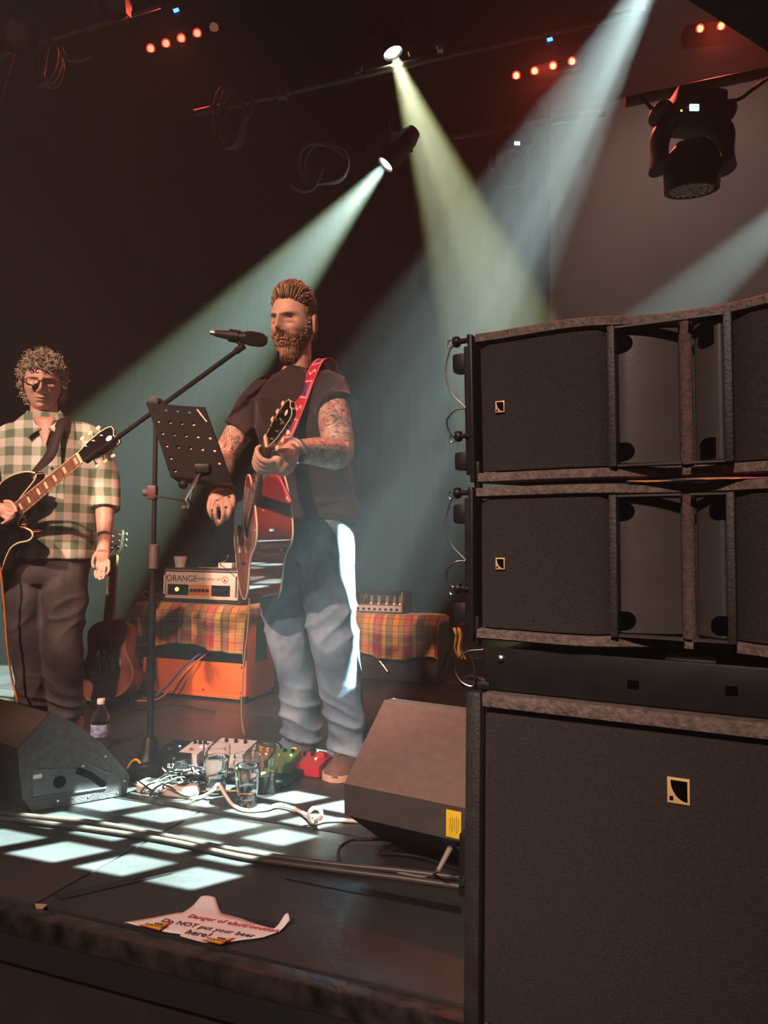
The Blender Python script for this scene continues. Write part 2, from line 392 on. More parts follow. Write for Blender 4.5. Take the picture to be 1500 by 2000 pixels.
DRAPE = mat('black_wool_drape', (.006, .005, .005), .95, var=.3, vs=8, bump=.3, bs=300)
ub = (onpl(1078, 400, sp(0, BACKV), VD) - E0).dot(UD)
def drape(ua, ubb, z0, z1, v0):
    def fn(i, j):
        u = ua + (ubb - ua) * i; w = .03 * sin(u * 19 + 1.5 * sin(u * 3.1)) + .015 * sin(u * 41 + 2)
        w *= .55 + .45 * (1 - j); return sp(u, v0 + w, z0 + (z1 - z0) * j)
    m = MB(); m.grid(fn, int((ubb - ua) * 46), 8); return m
d1 = drape(-6.2, ub - 3.0, .02, 5.1, BACKV - .05).build('stage_drape', DRAPE, label='black pleated backdrop drape behind the grey-haired guitarist', cat='drape', solid=.006, sharp=0, group='backdrop drapes')
d2 = drape(ub - 3.05, ub, .02, 5.1, BACKV - .18).build('stage_drape', DRAPE, label='black pleated backdrop drape behind the singer, ending at the grey wall', cat='drape', solid=.006, sharp=0, group='backdrop drapes')
# sloping black soffit in the top corner
pa, pb = at(1325, -12, 1.3), at(1560, 140, 1.3)
dd = (pb - pa); nrm_ = V3((dd.z, 0, -dd.x)).normalized()
if nrm_.z < 0: nrm_ = -nrm_
mb = MB(); mb.prism([pa - dd * .6, pb + dd * 1.0, pb + dd + nrm_ * .9, pa - dd * .6 + nrm_ * .9], (0, -.5, 0)); mb.build('trim_2', mat('black_soffit', (.006, .005, .005), .9), kind='structure', label='sloping black soffit in the corner over the speaker stack', smooth=False)
# ------------------------------------------------------------------ speaker stack
ang = radians(28)
US = V3((cos(ang), -sin(ang), 0)); DS = V3((sin(ang), cos(ang), 0)); ZU = V3((0, 0, 1))
SO = at(905, 1990, 1.20); SO.z = 0.0
CARPET = mat('scuffed_cabinet_paint', (.120, .084, .068), .75, var=.45, vs=90, bump=1.0, bs=160, stretch=(1, 1, 1))
GRILL = mat('speaker_grille_cloth', (.030, .0225, .021), .8, var=.45, vs=330, bump=1., bs=600)
CAB = mat('speaker_cabinet', (.020, .016, .015), .55, var=.3, bump=.3, bs=200)
HORN = mat('satin_horn_flare', (.050, .042, .040), .38, var=.08, bump=.05)
FELT = mat('brown_felt_post', (.085, .050, .045), .9, var=.35, vs=120, bump=.6, bs=300)
BLACKHOLE = mat('hole_shade_print_black', (.001, .001, .001), .9, spec=0.)  # flat black stands in for shade inside holes; also the badge print
BADGE = mat('badge_gold', (.75, .47, .20), .4, .2)
def badge(M, w, h, parent):
    """square badge: tan frame, dark quarter-curve shape and a small dark square"""
    m = MB(M); m.box((0, -.0015, 0), (w, .003, h), bev=.0006); b = m.build('badge', BADGE, parent, label='small tan and black square badge')
    m = MB(M); m.k = 0; t = .10
    x0, x1, z0, z1 = -w * (.5 - t), w * (.5 - t), -h * (.5 - t), h * (.5 - t)
    pts = [(x1, -.0034, z0)] + [(x1, -.0034, z1), (x0 + w * .05, -.0034, z1)]
    for k in range(1, 12):
        a = k / 12 * pi / 2; pts.append((x0 + w * .05 + (x1 - x0 - w * .05) * (1 - cos(a)), -.0034, z1 - (z1 - z0) * sin(a)))
    m.prism(pts, (0, .0012, 0))
    m.box((x0 + w * .09, -.0034, z0 + h * .09), (w * .16, .0012, h * .16))
    m.build('emblem', BLACKHOLE, b, smooth=False)
# subwoofer
SW, SH, SD = .73, .545, .55
M = frame(SO, US, DS, ZU)
sub_ = thing('subwoofer', 'large black subwoofer cabinet at the bottom of the speaker stack', 'loudspeaker', M @ V3((SW / 2, SD / 2, 0)))
m = MB(M); m.box((SW / 2, SD / 2 + .02, SH / 2), (SW, SD, SH - .002), bev=.008); m.build('cabinet', CAB, sub_)
for x in (.014, SW - .014): m = MB(M); m.box((x, .009, SH / 2), (.028, .03, SH), bev=.009); m.build('corner_post', CAB, sub_)
m = MB(M); m.box((SW / 2, .006, SH - .011), (SW - .062, .034, .022), bev=.004); m.build('top_rail', CARPET, sub_)
m = MB(M); m.box((SW / 2, .013, .011), (SW - .062, .03, .022), bev=.004); m.build('bottom_rail', CARPET, sub_)
m = MB(M); m.box((SW / 2, .010, SH / 2 - .002), (SW - .068, .018, SH - .062), bev=.006); m.build('grille', GRILL, sub_)
badge(M @ Matrix.Translation((.325, .001, .435)), .030, .036, sub_)
m = MB(M); m.box((-.006, .03, .26), (.014, .05, .10), bev=.004); hd = m.build('side_handle', BLKM, sub_)
m = MB(M); m.lathe([(0.0001, 0), (.005, 0), (.005, .004), (.0001, .004)], (-.004, .003, .235), (0, -1, 0), 10); m.build('screw', STEEL, hd)
# rigging frame
zb = SH + .002
rig = thing('rigging_frame', 'flat black steel rigging frame between subwoofer and loudspeakers', 'rigging', M @ V3((SW / 2, .3, zb)))
m = MB(M); m.box((SW / 2 + .012, .018, zb + .0345), (SW - .030, .008, .069), bev=.002); m.build('front_plate', BLKM, rig)
for x in (.05, SW - .04): m = MB(M); m.box((x, .27, zb + .03), (.03, .5, .06), bev=.002); m.build('side_arm', BLKM, rig)
m = MB(M); m.box((SW / 2, .50, zb + .03), (SW - .1, .02, .06)); m.build('rear_bar', BLKM, rig)
for x, z in ((.262, .030), (.395, .034)):
    m = MB(M); m.tube([(x - .008, .0133, zb + z), (x + .008, .0133, zb + z)], .006, 12); m.build('slot', BLACKHOLE, rig)
m = MB(M); m.lathe([(.0001, 0), (.006, 0), (.006, .005), (.003, .007), (.0001, .007)], (.055, .014, zb + .052), (0, -1, 0), 12); m.build('bolt', STEEL, rig)
m = MB(M); m.box((.34, .05, zb + .067), (.07, .05, .01), bev=.002); m.build('catch', BLKM, rig)
m = MB(M); m.box((.012, .03, zb + .006), (.05, .04, .014), bev=.005); m.tube([(-.012, .02, zb + .01), (.0, .02, zb + .018), (.03, .02, zb + .012)], .004, 8); m.build('latch', BLKM, rig)
def lanyard(M, pts, parent, r=.0014):
    m = MB(M); m.tube(cr(pts, 6), r, 6); o = m.build('lanyard', STEEL, parent); return o
lanyard(M, [(.03, .0, zb + .066), (.0, -.004, zb + .060), (-.018, -.006, zb + .035), (-.008, -.004, zb + .012), (.012, 0, zb + .006), (.014, 0, zb + .03), (.008, 0, zb + .055)], rig)

KH = .250; KW = .73; KC = .339
def kara(z, pitch, label, top):
    # plan of the front edge: flat outer thirds, rounded roll-in to the middle post
    def fy(x):
        q = abs(x - KC); a = sm(.15, .012, q) * .034; return a - .012 * sm(.30, .17, q) * (1 - sm(.17, .06, q))
    P = M @ V3((0, 0, z)); Rt = Matrix.Rotation(pitch, 4, 'X')
    K = Matrix.Translation(P) @ frame((0, 0, 0), US, DS, ZU) @ Rt
    t = thing('line_array_loudspeaker', label, 'loudspeaker', K @ V3((KW / 2, .2, 0)), 'line array loudspeakers in the stack')
    xs = [.018 + (KW - .036) * k / 60 for k in range(61)]
    for nm, zz in (('bottom_board', .0085), ('top_board', KH - .0085)):
        m = MB(K); h = .0085
        rings = []
        for x in xs:
            y = fy(x); rings.append([(x, y + .004, zz - h), (x, y, zz - h + .003), (x, y, zz + h - .003), (x, y + .004, zz + h), (x, .40, zz + h * (.2 if zz > .1 else 1)), (x, .40, zz - h)])
        m.loft(rings); m.build(nm, CARPET, t, sharp=50)
    m = MB(K); m.box((KW / 2, .23, KH / 2), (KW - .05, .32, KH - .036)); m.build('cabinet', CAB, t)
    for s_ in (0, 1):
        # each half: (grille from, to), bar, horn from (outer) to (inner, by the post)
        g0, g1, bx_, h0, h1 = ((.022, .231, .2375, .244, .328), (KW - .022, .4035, .3975, .391, .350))[s_]
        m = MB(K); rings = []
        for k in range(13):
            x = g0 + (g1 - g0) * k / 12; y = fy(x) + .008 + (.008 if k in (0, 12) else 0)
            rings.append([(x, y, .020), (x, y, KH - .020), (x, y + .03, KH - .020), (x, y + .03, .020)])
        if s_: rings = rings[::-1]
        m.loft(rings); m.build('grille', GRILL, t, sharp=60)
        m = MB(K); m.box((bx_, .020, KH / 2), (.011, .05, KH - .036), bev=.002); m.build('side_bar', CAB, t)
        m = MB(K); rings = []
        for k in range(11):
            f = k / 10; x = h0 + (h1 - h0) * f; y = .018 + .026 * f ** 1.7 + (.003 if k == 0 else 0)
            rings.append([(x, y, .023), (x, y, KH - .023), (x, y + .01, KH - .023), (x, y + .01, .023)])
        if s_: rings = rings[::-1]
        m.loft(rings); hr = m.build('horn_flare', HORN, t, sharp=60)
        for zz in (.042, KH - .042):
            m = MB(K); sg = 1 if s_ == 0 else -1; xo = h0 if not (s_ and top) else h0 - .012
            pts = [(xo, .0155, zz - .013)] + [(xo + sg * (.009 + .013 * sin(pi * k / 10)), .0155 + .004 * sin(pi * k / 10), zz - .013 * cos(pi * k / 10)) for k in range(11)] + [(xo, .0155, zz + .013)]
            m.prism(pts[::(-1 if s_ else 1)], (0, .012, 0)); m.build('port_hole', BLACKHOLE, hr, smooth=False)
        for zz in (KH - .0195, .0195): m = MB(K); m.box(((h0 + h1) / 2, .014, zz), (abs(h1 - h0) + .01, .02, .003)); m.build('horn_lip', HORN, t)
    m = MB(K); m.tube([(KC, .036, .018), (KC, .036, KH - .018)], .0098, 14); m.build('centre_post', FELT, t)
    badge(K @ Matrix.Translation((.058, .0055, KH * .50)), .0155, .019, t)
    # rigging hardware on the visible end
    m = MB(K); m.box((.010, .020, KH / 2), (.008, .05, KH - .004), bev=.002); rl = m.build('end_rail', BLKM, t)
    m = MB(K); m.box((-.003, .03, KH / 2), (.012, .03, KH - .03), bev=.003); m.build('rear_rail', BLK, t)
    for zz, hh in ((.208, .034), (.040, .032)):
        m = MB(K); m.box((-.018, .03, zz), (.026, .03, hh), bev=.007); m.build('grip', BLK, t)
    for zz in (.243, .082):
        m = MB(K); m.lathe([(.0001, 0), (.0085, .001), (.010, .006), (.0085, .011), (.0001, .012)], (-.026, .012, zz), (1, 0, 0), 14); m.tube([(-.016, .012, zz), (.014, .012, zz)], .0045, 10)
        m.box((.006, .012, zz), (.008, .02, .018), bev=.003); pn = m.build('locking_pin', BLKM, t)
        m = MB(K); m.tube([(-.028 + .005 * cos(a), .006, zz - .004 + .007 * sin(a)) for a in [2 * pi * k / 14 for k in range(14)]], .0012, 6, closed=True); m.build('ring', STEEL, pn)
    lanyard(K, [(-.028, .008, .236), (-.036, .006, .21), (-.037, .004, .185), (-.028, .006, .155), (-.006, .012, .130)], t)
    lanyard(K, [(-.006, .012, .128), (-.022, .006, .126), (-.036, .004, .112), (-.036, .004, .098), (-.026, .006, .078)], t)
    m = MB(K); m.box((.014, .014, .012), (.010, .018, .05), bev=.002); m.build('link_bar', BLKM, t)
    return t, K
k1, KA = kara(zb + .082, radians(2.0), 'lower black line array loudspeaker directly above the rigging frame', False)
k2, KB = kara(zb + .082 + .258, radians(4.5), 'upper black line array loudspeaker on top of the speaker stack', True)
for x in (.1, .62): m = MB(M); m.box((x, .2, zb + .0755), (.03, .1, .013)); m.build('spacer_pad', BLKM, rig)
# bright folded flyer pushed into the gap between the two cabinets
FLY = bpy.data.materials.new('printed_flyer'); FLY.use_nodes = True; nt = FLY.node_tree
tc = nt.nodes.new('ShaderNodeTexCoord'); s_ = nt.nodes.new('ShaderNodeSeparateXYZ'); nt.links.new(tc.outputs['UV'], s_.inputs[0])
u_ = mth(nt, 'FRACT', mth(nt, 'ADD', mth(nt, 'MULTIPLY', s_.outputs[0], 1.0), mth(nt, 'MULTIPLY', s_.outputs[1], .25)))
nt.links.new(ramp(nt, u_, [(0, (.05, .03, .08)), (.12, (.75, .33, .10)), (.32, (.05, .04, .10)), (.55, (.80, .42, .15)), (.62, (.5, .12, .08)), (.70, (.85, .5, .2)), (.78, (.7, .1, .1)), (.95, (.08, .05, .1))]), nt.nodes['Principled BSDF'].inputs['Base Color'])
m = MB(KA); m.grid(lambda i, j: (.255 + .20 * i, .012 + .02 * j + .006 * sin(i * 9), KH + .0015 + .004 * j), 12, 3); m.build('flyer', FLY, label='orange and purple printed flyer wedged between the two upper loudspeakers', cat='flyer', solid=.0008)
m = MB(KB); m.box((.352, .10, KH + .004), (.05, .05, .007), R=Matrix.Rotation(.2, 3, 'Z'), bev=.002); m.build('flat_white_piece', WHITE, label='small flat white piece lying on top of the upper loudspeaker', cat='paper')  # flat white block set on the top board
# ------------------------------------------------------------------ people
def skin_mat(name, tattoo=False):
    m = mat(name, (.6, .4, .3), .48, attr='Col', var=.10, vs=60, bump=.06, bs=400)
    if tattoo:
        nt = m.node_tree; b = nt.nodes['Principled BSDF']; old = b.inputs['Base Color'].links[0].from_socket
        mk = _attr_rgb(nt, 'Tat'); sp_ = nt.nodes.new('ShaderNodeSeparateColor'); nt.links.new(mk.outputs['Color'], sp_.inputs[0])
        tc = nt.nodes.new('ShaderNodeTexCoord')
        nz = nt.nodes.new('ShaderNodeTexNoise'); nz.inputs['Scale'].default_value = 15; nz.inputs['Detail'].default_value = 2; nz.inputs['Distortion'].default_value = 2.2; nt.links.new(tc.outputs['Object'], nz.inputs['Vector'])
        ln = mth(nt, 'ABSOLUTE', mth(nt, 'SUBTRACT', mth(nt, 'FRACT', mth(nt, 'MULTIPLY', nz.outputs[0], 6.0)), .5))
        line = mth(nt, 'MULTIPLY', mth(nt, 'SUBTRACT', .17, ln), 9.0, clamp=True)
        n2 = nt.nodes.new('ShaderNodeTexNoise'); n2.inputs['Scale'].default_value = 19; n2.inputs['Detail'].default_value = 1; nt.links.new(tc.outputs['Object'], n2.inputs['Vector'])
        pat = ramp(nt, n2.outputs[0], [(0, (.10, .12, .11)), (.40, (.46, .36, .27)), (.50, (.58, .43, .33)), (.58, (.48, .10, .09)), (.63, (.22, .27, .20)), (.69, (.12, .13, .15))], 'LINEAR')
        c = mixc(nt, old, pat, mth(nt, 'MULTIPLY', sp_.outputs[0], .62)); c = mixc(nt, c, (.055, .05, .055), mth(nt, 'MULTIPLY', mth(nt, 'MULTIPLY', line, sp_.outputs[0]), .85))
        nt.links.new(c, b.inputs['Base Color'])
    return m
def g2(x, z, cx, cz, sx, sz): return exp(-((x - cx) / sx) ** 2 - ((z - cz) / sz) ** 2)
class Head:
    def __init__(s, M, closed=True, sc=1.0, jaw=.28): s.M = M; s.closed = closed; s.sc = sc; s.jaw = jaw
    def base(s, th, ph):
        c, z = cos(ph), sin(ph); dx, dy = sin(th), cos(th)
        fr = sm(-.1, .5, dy)
        e = .92 if z > 0 else .92 + (.50 - .92) * fr
        ce = c ** e
        x = .076 * ce * dx; y = (.094 if dy > 0 else .104) * ce * dy; zz = (.122 if z > 0 else .116) * z
        if z < 0:
            t = -z; x *= 1 - s.jaw * t ** 1.5
            if dy > 0: y *= 1 - .10 * t
            else: y *= 1 - .45 * t ** 1.2
        return V3((x, y, zz))
    def pt(s, th, ph):
        p = s.base(th, ph); x, y, z = p; ax = abs(x)
        w = sm(.0, .045, y)
        d = 0
        d += .010 * g2(x, z, 0, .012, .010, .020) + .022 * g2(x, z, 0, -.026, .0125, .015) + .012 * g2(x, z, 0, -.008, .010, .018)
        d += .006 * g2(ax, z, .015, -.034, .007, .007)
        d += .009 * g2(ax, z, .026, .025, .024, .008)
        d -= .015 * g2(ax, z, .031, .005, .017, .013)
        d += (.0085 if s.closed else .007) * g2(ax, z, .031, .001, .013, .0095)
        if s.closed: d -= .003 * g2(ax, z, .031, -.0045, .014, .0022)
        d += .006 * g2(ax, z, .047, -.024, .018, .016)
        d += .007 * g2(x, z, 0, -.060, .020, .006) + .008 * g2(x, z, 0, -.072, .016, .0055) - .0055 * g2(x, z, 0, -.0655, .022, .0026)
        d -= .004 * g2(ax, z, .030, -.052, .006, .02)
        d += .010 * g2(x, z, 0, -.100, .020, .015) - .004 * g2(x, z, 0, -.084, .022, .006)
        p = V3((x, y + d * 1.25 * w, z)); return p
    def nrm(s, th, ph):
        e = .03; a = s.base(th + e, ph) - s.base(th - e, ph); b = s.base(th, min(ph + e, 1.5)) - s.base(th, ph - e)
        n = a.cross(b); n.normalize()
        if n.dot(s.base(th, ph)) < 0: n = -n
        return n
    def W(s, p): return s.M @ (p * s.sc)
    def proj(s, p, lift):
        q = V3((p.x / .076, p.y / (.094 if p.y > 0 else .104), p.z / (.122 if p.z > 0 else .116))); l = q.length
        return p / l * (1 + lift / .1)
    def mesh(s, col, nu=150, nv=120):
        mb = MB(); cols = []; rings = []
        for j in range(nv + 1):
            ph = -1.53 + 3.06 * j / nv; ring = []
            for i in range(nu):
                th = 2 * pi * i / nu
                # denser in front
                th = th - .45 * sin(th); p = s.pt(th, ph); ring.append(s.W(p)); cols.append(col(p, th, ph))
            rings.append(ring)
        mb.loft(rings)
        for sd in (-1, 1):      # ears
            n0 = len(mb.v)
            E = Matrix.Translation((sd * .076, -.004, -.006)) @ Matrix.Rotation(sd * -.35, 4, 'Z') @ Matrix.Rotation(.18, 4, 'X')
            rim = []
            for k in range(20):
                a = 2 * pi * k / 20; w_ = .017 * (1 + .25 * sin(a)); rim.append((w_ * cos(a), .032 * sin(a)))
            rings = []
            for sc_, off in ((1.0, -.006), (1.05, .004), (.98, .0085), (.80, .008), (.62, .003), (.3, .001)):
                rings.append([s.W(E @ V3((sd * (off + .003), sc_ * a, sc_ * b))) for a, b in rim])
            mb.loft(rings); cols += [col(V3((.08 * sd, 0, 0)), pi / 2, 0)] * (len(mb.v) - n0)
        return mb, cols

def finish_body(name, root, parts, heads, m, tat=None, voxel=.0042, base_col=(.60, .39, .295), colf=None):
    b = remesh(parts, voxel, 3)
    cols = [colf(p) if colf else base_col for p in b.v]; tats = [tat(p) if tat else 0. for p in b.v]
    hm, hc = heads
    n = len(b.v); b.v += hm.v; b.f += [tuple(i + n for i in f) for f in hm.f]; b.mi += [0] * len(hm.f); cols += hc; tats += [0.] * len(hc)
    o = b.build(name, m, root, sharp=0); set_col(o, cols)
    if tat: set_col(o, [(t, t, t) for t in tats], 'Tat')
    return o
def cloth(name, parts, mats, root, voxel=.006, amp=.004, scale=9., stretch=(1, 1, 1), smooth=6, extra=None):
    b = remesh(parts, voxel, smooth)
    out = []
    for p, n in zip(b.v, b.nrm):
        q = V3((p.x * stretch[0], p.y * stretch[1], p.z * stretch[2])) * scale
        w = noise.noise(q); w2 = noise.noise(q * 2.3 + V3((7, 3, 1)))
        d = amp * ((1 - abs(w)) ** 2 * 1.4 - .8 + .45 * w2)
        if extra: d += extra(p, n)
        out.append(p + n * d)
    b.v = out
    return b.build(name, mats, root, sharp=0)
def ering(c, a, b, yaw, n=28, pw=2.0):
    L = V3((cos(yaw), -sin(yaw), 0)); Fw = V3((-sin(yaw), -cos(yaw), 0)); out = []
    for k in range(n):
        t = 2 * pi * k / n; ct, st = cos(t), sin(t)
        x = abs(ct) ** (2 / pw) * (1 if ct > 0 else -1); y = abs(st) ** (2 / pw) * (1 if st > 0 else -1)
        out.append(c + L * (a * x) + Fw * (b * y))
    return out
def torso(mb, rows, yaw, pw=2.3, per=4):
    C = cr([r[0] for r in rows], per); A = crs([r[1] for r in rows], per); B = crs([r[2] for r in rows], per)
    mb.loft([ering(c, a, b, yaw, 32, pw) for c, a, b in zip(C, A, B)])
def limb(mb, pts, rad, n=14, per=5):
    mb.tube(cr(pts, per), crs(rad, per), n)
def finger(mb, pts, r): mb.tube(cr(pts, 4), [r * (1.0 - .22 * k / (4 * (len(pts) - 1))) for k in range(4 * (len(pts) - 1) + 1)], 8); mb.ell(pts[-1], (r * .78,) * 3, nu=8, nv=6)
def shoe(root, heel, toe, mU, mS, w=.050, high=.0, lace=None, name='shoe'):
    d = toe - heel; Ln = d.length; d.normalize(); s = V3((-d.y, d.x, 0)); prof = []
    for k in range(15):
        t = k / 14; ww = w * (.72 + .30 * sin(min(1, t * 1.25) * pi * .62)) * (1 if t < .86 else sqrt(max(0.05, 1 - ((t - .86) / .145) ** 2)))
        if t < .06: ww *= .75
        hh = (.092 + high) * (1 - sm(.18, .62, t)) + .052 * sm(.18, .62, t); hh *= 1 if t < .82 else sqrt(max(.12, 1 - ((t - .82) / .20) ** 2))
        prof.append((t * Ln, ww, max(hh, .025)))
    m = MB(); rings = []
    for x, ww, hh in prof:
        rings.append([heel + d * x + s * (ww * cos(a) * (1 if sin(a) < .4 else .92)) + ZU * (.016 + (hh - .016) * max(0, sin(a)) ** .75 if sin(a) > 0 else .016) for a in [2 * pi * q / 20 for q in range(20)]])
    m.loft(rings); o = m.build(name, mU, root)
    m = MB(); out = [heel + d * x + s * (ww * 1.08) for x, ww, hh in prof] + [heel + d * x - s * (ww * 1.08) for x, ww, hh in prof[::-1]]
    m.prism([p + ZU * .001 for p in out], ZU * .022); m.build('sole', mS, o, sharp=60)
    if lace:
        for k in range(4):
            t = .34 + .085 * k; x, ww, hh = t * Ln, w * .55, (.092 + high) * (1 - sm(.18, .62, t)) + .052 * sm(.18, .62, t)
            c = heel + d * x + ZU * (hh + .004); m = MB(); m.tube([c - s * ww - ZU * .012, c - s * ww * .4 + ZU * .001, c + s * ww * .4 + ZU * .001 + d * .008, c + s * ww - ZU * .012 + d * .008], .0035, 6); m.build('lace', lace, o)
    return o
def ribbon(name, pts, nrms, w, thick, m, parent, label=None, uvs=True):
    P = cr(pts, 6); Nn = cr(nrms, 6); mb = MB(); nn = len(P); L = [0.]
    for i in range(1, nn): L.append(L[-1] + (P[i] - P[i - 1]).length)
    def fn(i, j):
        k = min(nn - 1, int(round(j * (nn - 1)))); t = (P[min(k + 1, nn - 1)] - P[max(k - 1, 0)]).normalized(); sd = t.cross(Nn[k]).normalized()
        return P[k] + sd * (w * (i - .5))
    mb.grid(fn, 2, nn - 1)
    return mb.build(name, m, parent, label=label, solid=thick, sharp=0)

# =============================================================== the singer
SY = radians(37)
SL = V3((cos(SY), -sin(SY), 0)); SF = V3((-sin(SY), -cos(SY), 0))
# acoustic guitar frame (needed by both hands)
gt, gn = at(462, 1106, 2.60), at(523, 864, 2.00)
GA = (gn - gt).normalized(); GN = (SF - GA * SF.dot(GA)).normalized()
GVIEW = (CP - (gt + gn) / 2).normalized(); _vp = (GVIEW - GA * GVIEW.dot(GA)).normalized(); _vs = GA.cross(_vp)
GN = min(((_vp * cos(radians(q)) + _vs * sin(radians(q))) for q in (72, -72)), key=lambda n: n.x); GS = GA.cross(GN).normalized()
GSC = (gn - gt).length / .84
GO = gn - GA * (.84 * GSC)
GM = frame(GO, GA * GSC, GS * GSC, GN * GSC)
def G(a, s, n): return GM @ V3((a, s, n))
singer = thing('person', 'bearded person in a dark T-shirt and faded jeans playing a red acoustic guitar', 'person', fl(635, 1490), 'musicians on stage')
SK1 = skin_mat('singer_skin', True)
rows = [(at(577, 722, 2.60), .062, .062), (at(579, 736, 2.61), .098, .080), (at(582, 757, 2.62), .155, .100), (at(585, 797, 2.63), .188, .122), (at(590, 850, 2.65), .186, .130), (at(598, 910, 2.68), .175, .132), (at(607, 965, 2.70), .172, .136), (at(613, 1000, 2.70), .175, .137)]
shR, elR, wrR = at(503, 783, 2.72), at(438, 893, 2.74), at(427, 948, 2.47)
shL, elL, wrL = at(654, 770, 2.50), at(662, 884, 2.36), at(570, 880, 2.10)
hipL = [at(640, 1050, 2.66), at(641, 1130, 2.63), at(652, 1240, 2.58), at(664, 1330, 2.64), at(680, 1425, 2.68), at(684, 1462, 2.70)]
hipR = [at(566, 1050, 2.74), at(552, 1130, 2.72), at(564, 1240, 2.68), at(582, 1325, 2.72), at(590, 1425, 2.76), at(591, 1455, 2.77)]
body = MB()
torso(body, [(c, a * .9, b * .9) for c, a, b in rows] + [(at(615, 1045, 2.70), .15, .11)], SY)
limb(body, [at(577, 745, 2.60), at(577, 718, 2.59), at(577, 680, 2.585), at(577, 640, 2.58)], [.068, .060, .058, .058], 18)
limb(body, [shR, shR.lerp(elR, .5), elR, elR.lerp(wrR, .35), wrR], [.046, .054, .046, .046, .029])
limb(body, [shL, shL.lerp(elL, .5) + SF * .01, elL, elL.lerp(wrL, .35), wrL], [.046, .058, .050, .050, .031])
for hp in (hipL, hipR): limb(body, hp, [.085, .078, .055, .055, .038, .038])
# left hand wraps the neck near the nut
pal = G(.770, .035, -.052)
limb(body, [wrL, wrL.lerp(pal, .55), pal, G(.775, .045, -.025)], [.030, .036, .038, .026], 12)
body.ell(G(.775, .040, -.035), (.042, .026, .022), frame((0, 0, 0), GA, GS, GN).to_3x3())
for i, (aa, ln) in enumerate(((.812, 1.), (.790, 1.05), (.768, 1.0), (.748, .85))):
    finger(body, [G(aa - .010, .036, -.034), G(aa - .004, .036 + .020 * ln, -.004), G(aa, .034 + .008 * ln, .026), G(aa + .001, .010, .033), G(aa, -.004, .020)], .0098)
finger(body, [G(.765, .018, -.060), G(.785, -.012, -.052), G(.806, -.034, -.028), G(.818, -.042, -.004)], .0115)
# right hand hangs over the strings
RH = [at(427, 948, 2.47), at(428, 968, 2.42)]
body.ell(at(428, 970, 2.425), (.038, .021, .048)); limb(body, [wrR, RH[1]], [.030, .034], 10)
for c in (((441, 972, 2.40), (449, 990, 2.36), (446, 1008, 2.36), (437, 1016, 2.38)), ((432, 978, 2.39), (436, 1000, 2.35), (434, 1016, 2.36), (428, 1024, 2.38)), ((421, 978, 2.40), (420, 1000, 2.36), (423, 1016, 2.37), (426, 1026, 2.39)), ((412, 972, 2.41), (408, 990, 2.38), (412, 1006, 2.38), (418, 1014, 2.40)), ((444, 955, 2.42), (455, 970, 2.39), (455, 988, 2.37), (449, 1000, 2.365))):
    finger(body, [at(*q) for q in c], .0092)
hy, hp_ = radians(24), radians(10)
Hf = V3((-sin(hy) * cos(hp_), -cos(hy) * cos(hp_), -sin(hp_))); Hx = ZU.cross(Hf).normalized() * -1; Hx = Hf.cross(ZU).normalized(); Hz = Hx.cross(Hf).normalized()
roll_ = Matrix.Rotation(radians(-3), 3, Hf); Hx = roll_ @ Hx; Hz = roll_ @ Hz
HM1 = frame(at(574, 632, 2.56), Hx, Hf, Hz)
def skin1(p, th, ph):
    x, y, z = p; ax = abs(x); c = (.62, .40, .30)
    if y > 0:
        c = lerp3(c, (.66, .33, .25), .7 * g2(ax, z, .042, -.022, .024, .02) + .5 * g2(x, z, 0, -.03, .015, .014))
        c = lerp3(c, (.52, .22, .19), min(1, g2(x, z, 0, -.0665, .022, .0085) * 1.1))
        c = lerp3(c, (.20, .10, .06), min(1, 1.15 * g2(ax, z, .030, .021 + .15 * (ax - .03), .019, .0058)))
        c = lerp3(c, (.40, .20, .16), .7 * g2(ax, z, .031, .006, .015, .010))  # eyelid shading painted into the skin colour
        c = lerp3(c, (.10, .05, .04), .95 * g2(ax, z, .031, -.0055, .015, .0040)); c = lerp3(c, (.12, .05, .04), .9 * g2(ax, z, .0085, -.040, .0045, .0032)); c = lerp3(c, (.16, .06, .05), .9 * g2(x, z, 0, -.0660, .018, .0022))  # dark lash line, plus nostril and mouth-gap shade painted into the colour
        bd = sm(-.040, -.052, z) * (1 - g2(x, z, 0, -.067, .020, .0075) * 1.1)
        bd = max(bd, sm(.045, .062, ax) * sm(-.02, -.04, z))
        c = lerp3(c, (.30, .17, .095), max(0, min(.9, bd)))
    hair = sm(.070, .084, z) if y > .02 else sm(-.03, .03, z + max(0, y) * -1.0)
    if y < .045 and ax > .05: hair = max(hair, sm(.0, .02, z) * sm(.05, .02, y))
    c = lerp3(c, (.17, .085, .045), hair); return c
H1 = Head(HM1, True, 1.02)
def tat1(p):
    t = 0
    for a, b, c in ((shR, elR, wrR), (shL, elL, wrL)):
        for s_, e_ in ((a, b), (b, c)):
            d = e_ - s_; k = max(0, min(1, (p - s_).dot(d) / d.dot(d)))
            if (p - (s_ + d * k)).length < .085:
                if s_ is a and k < .25: continue
                t = max(t, 1 - sm(.90, .99, k) if s_ is b else 1)
    return t
finish_body('body', singer, body, H1.mesh(skin1), SK1, tat1, base_col=(.62, .40, .30))
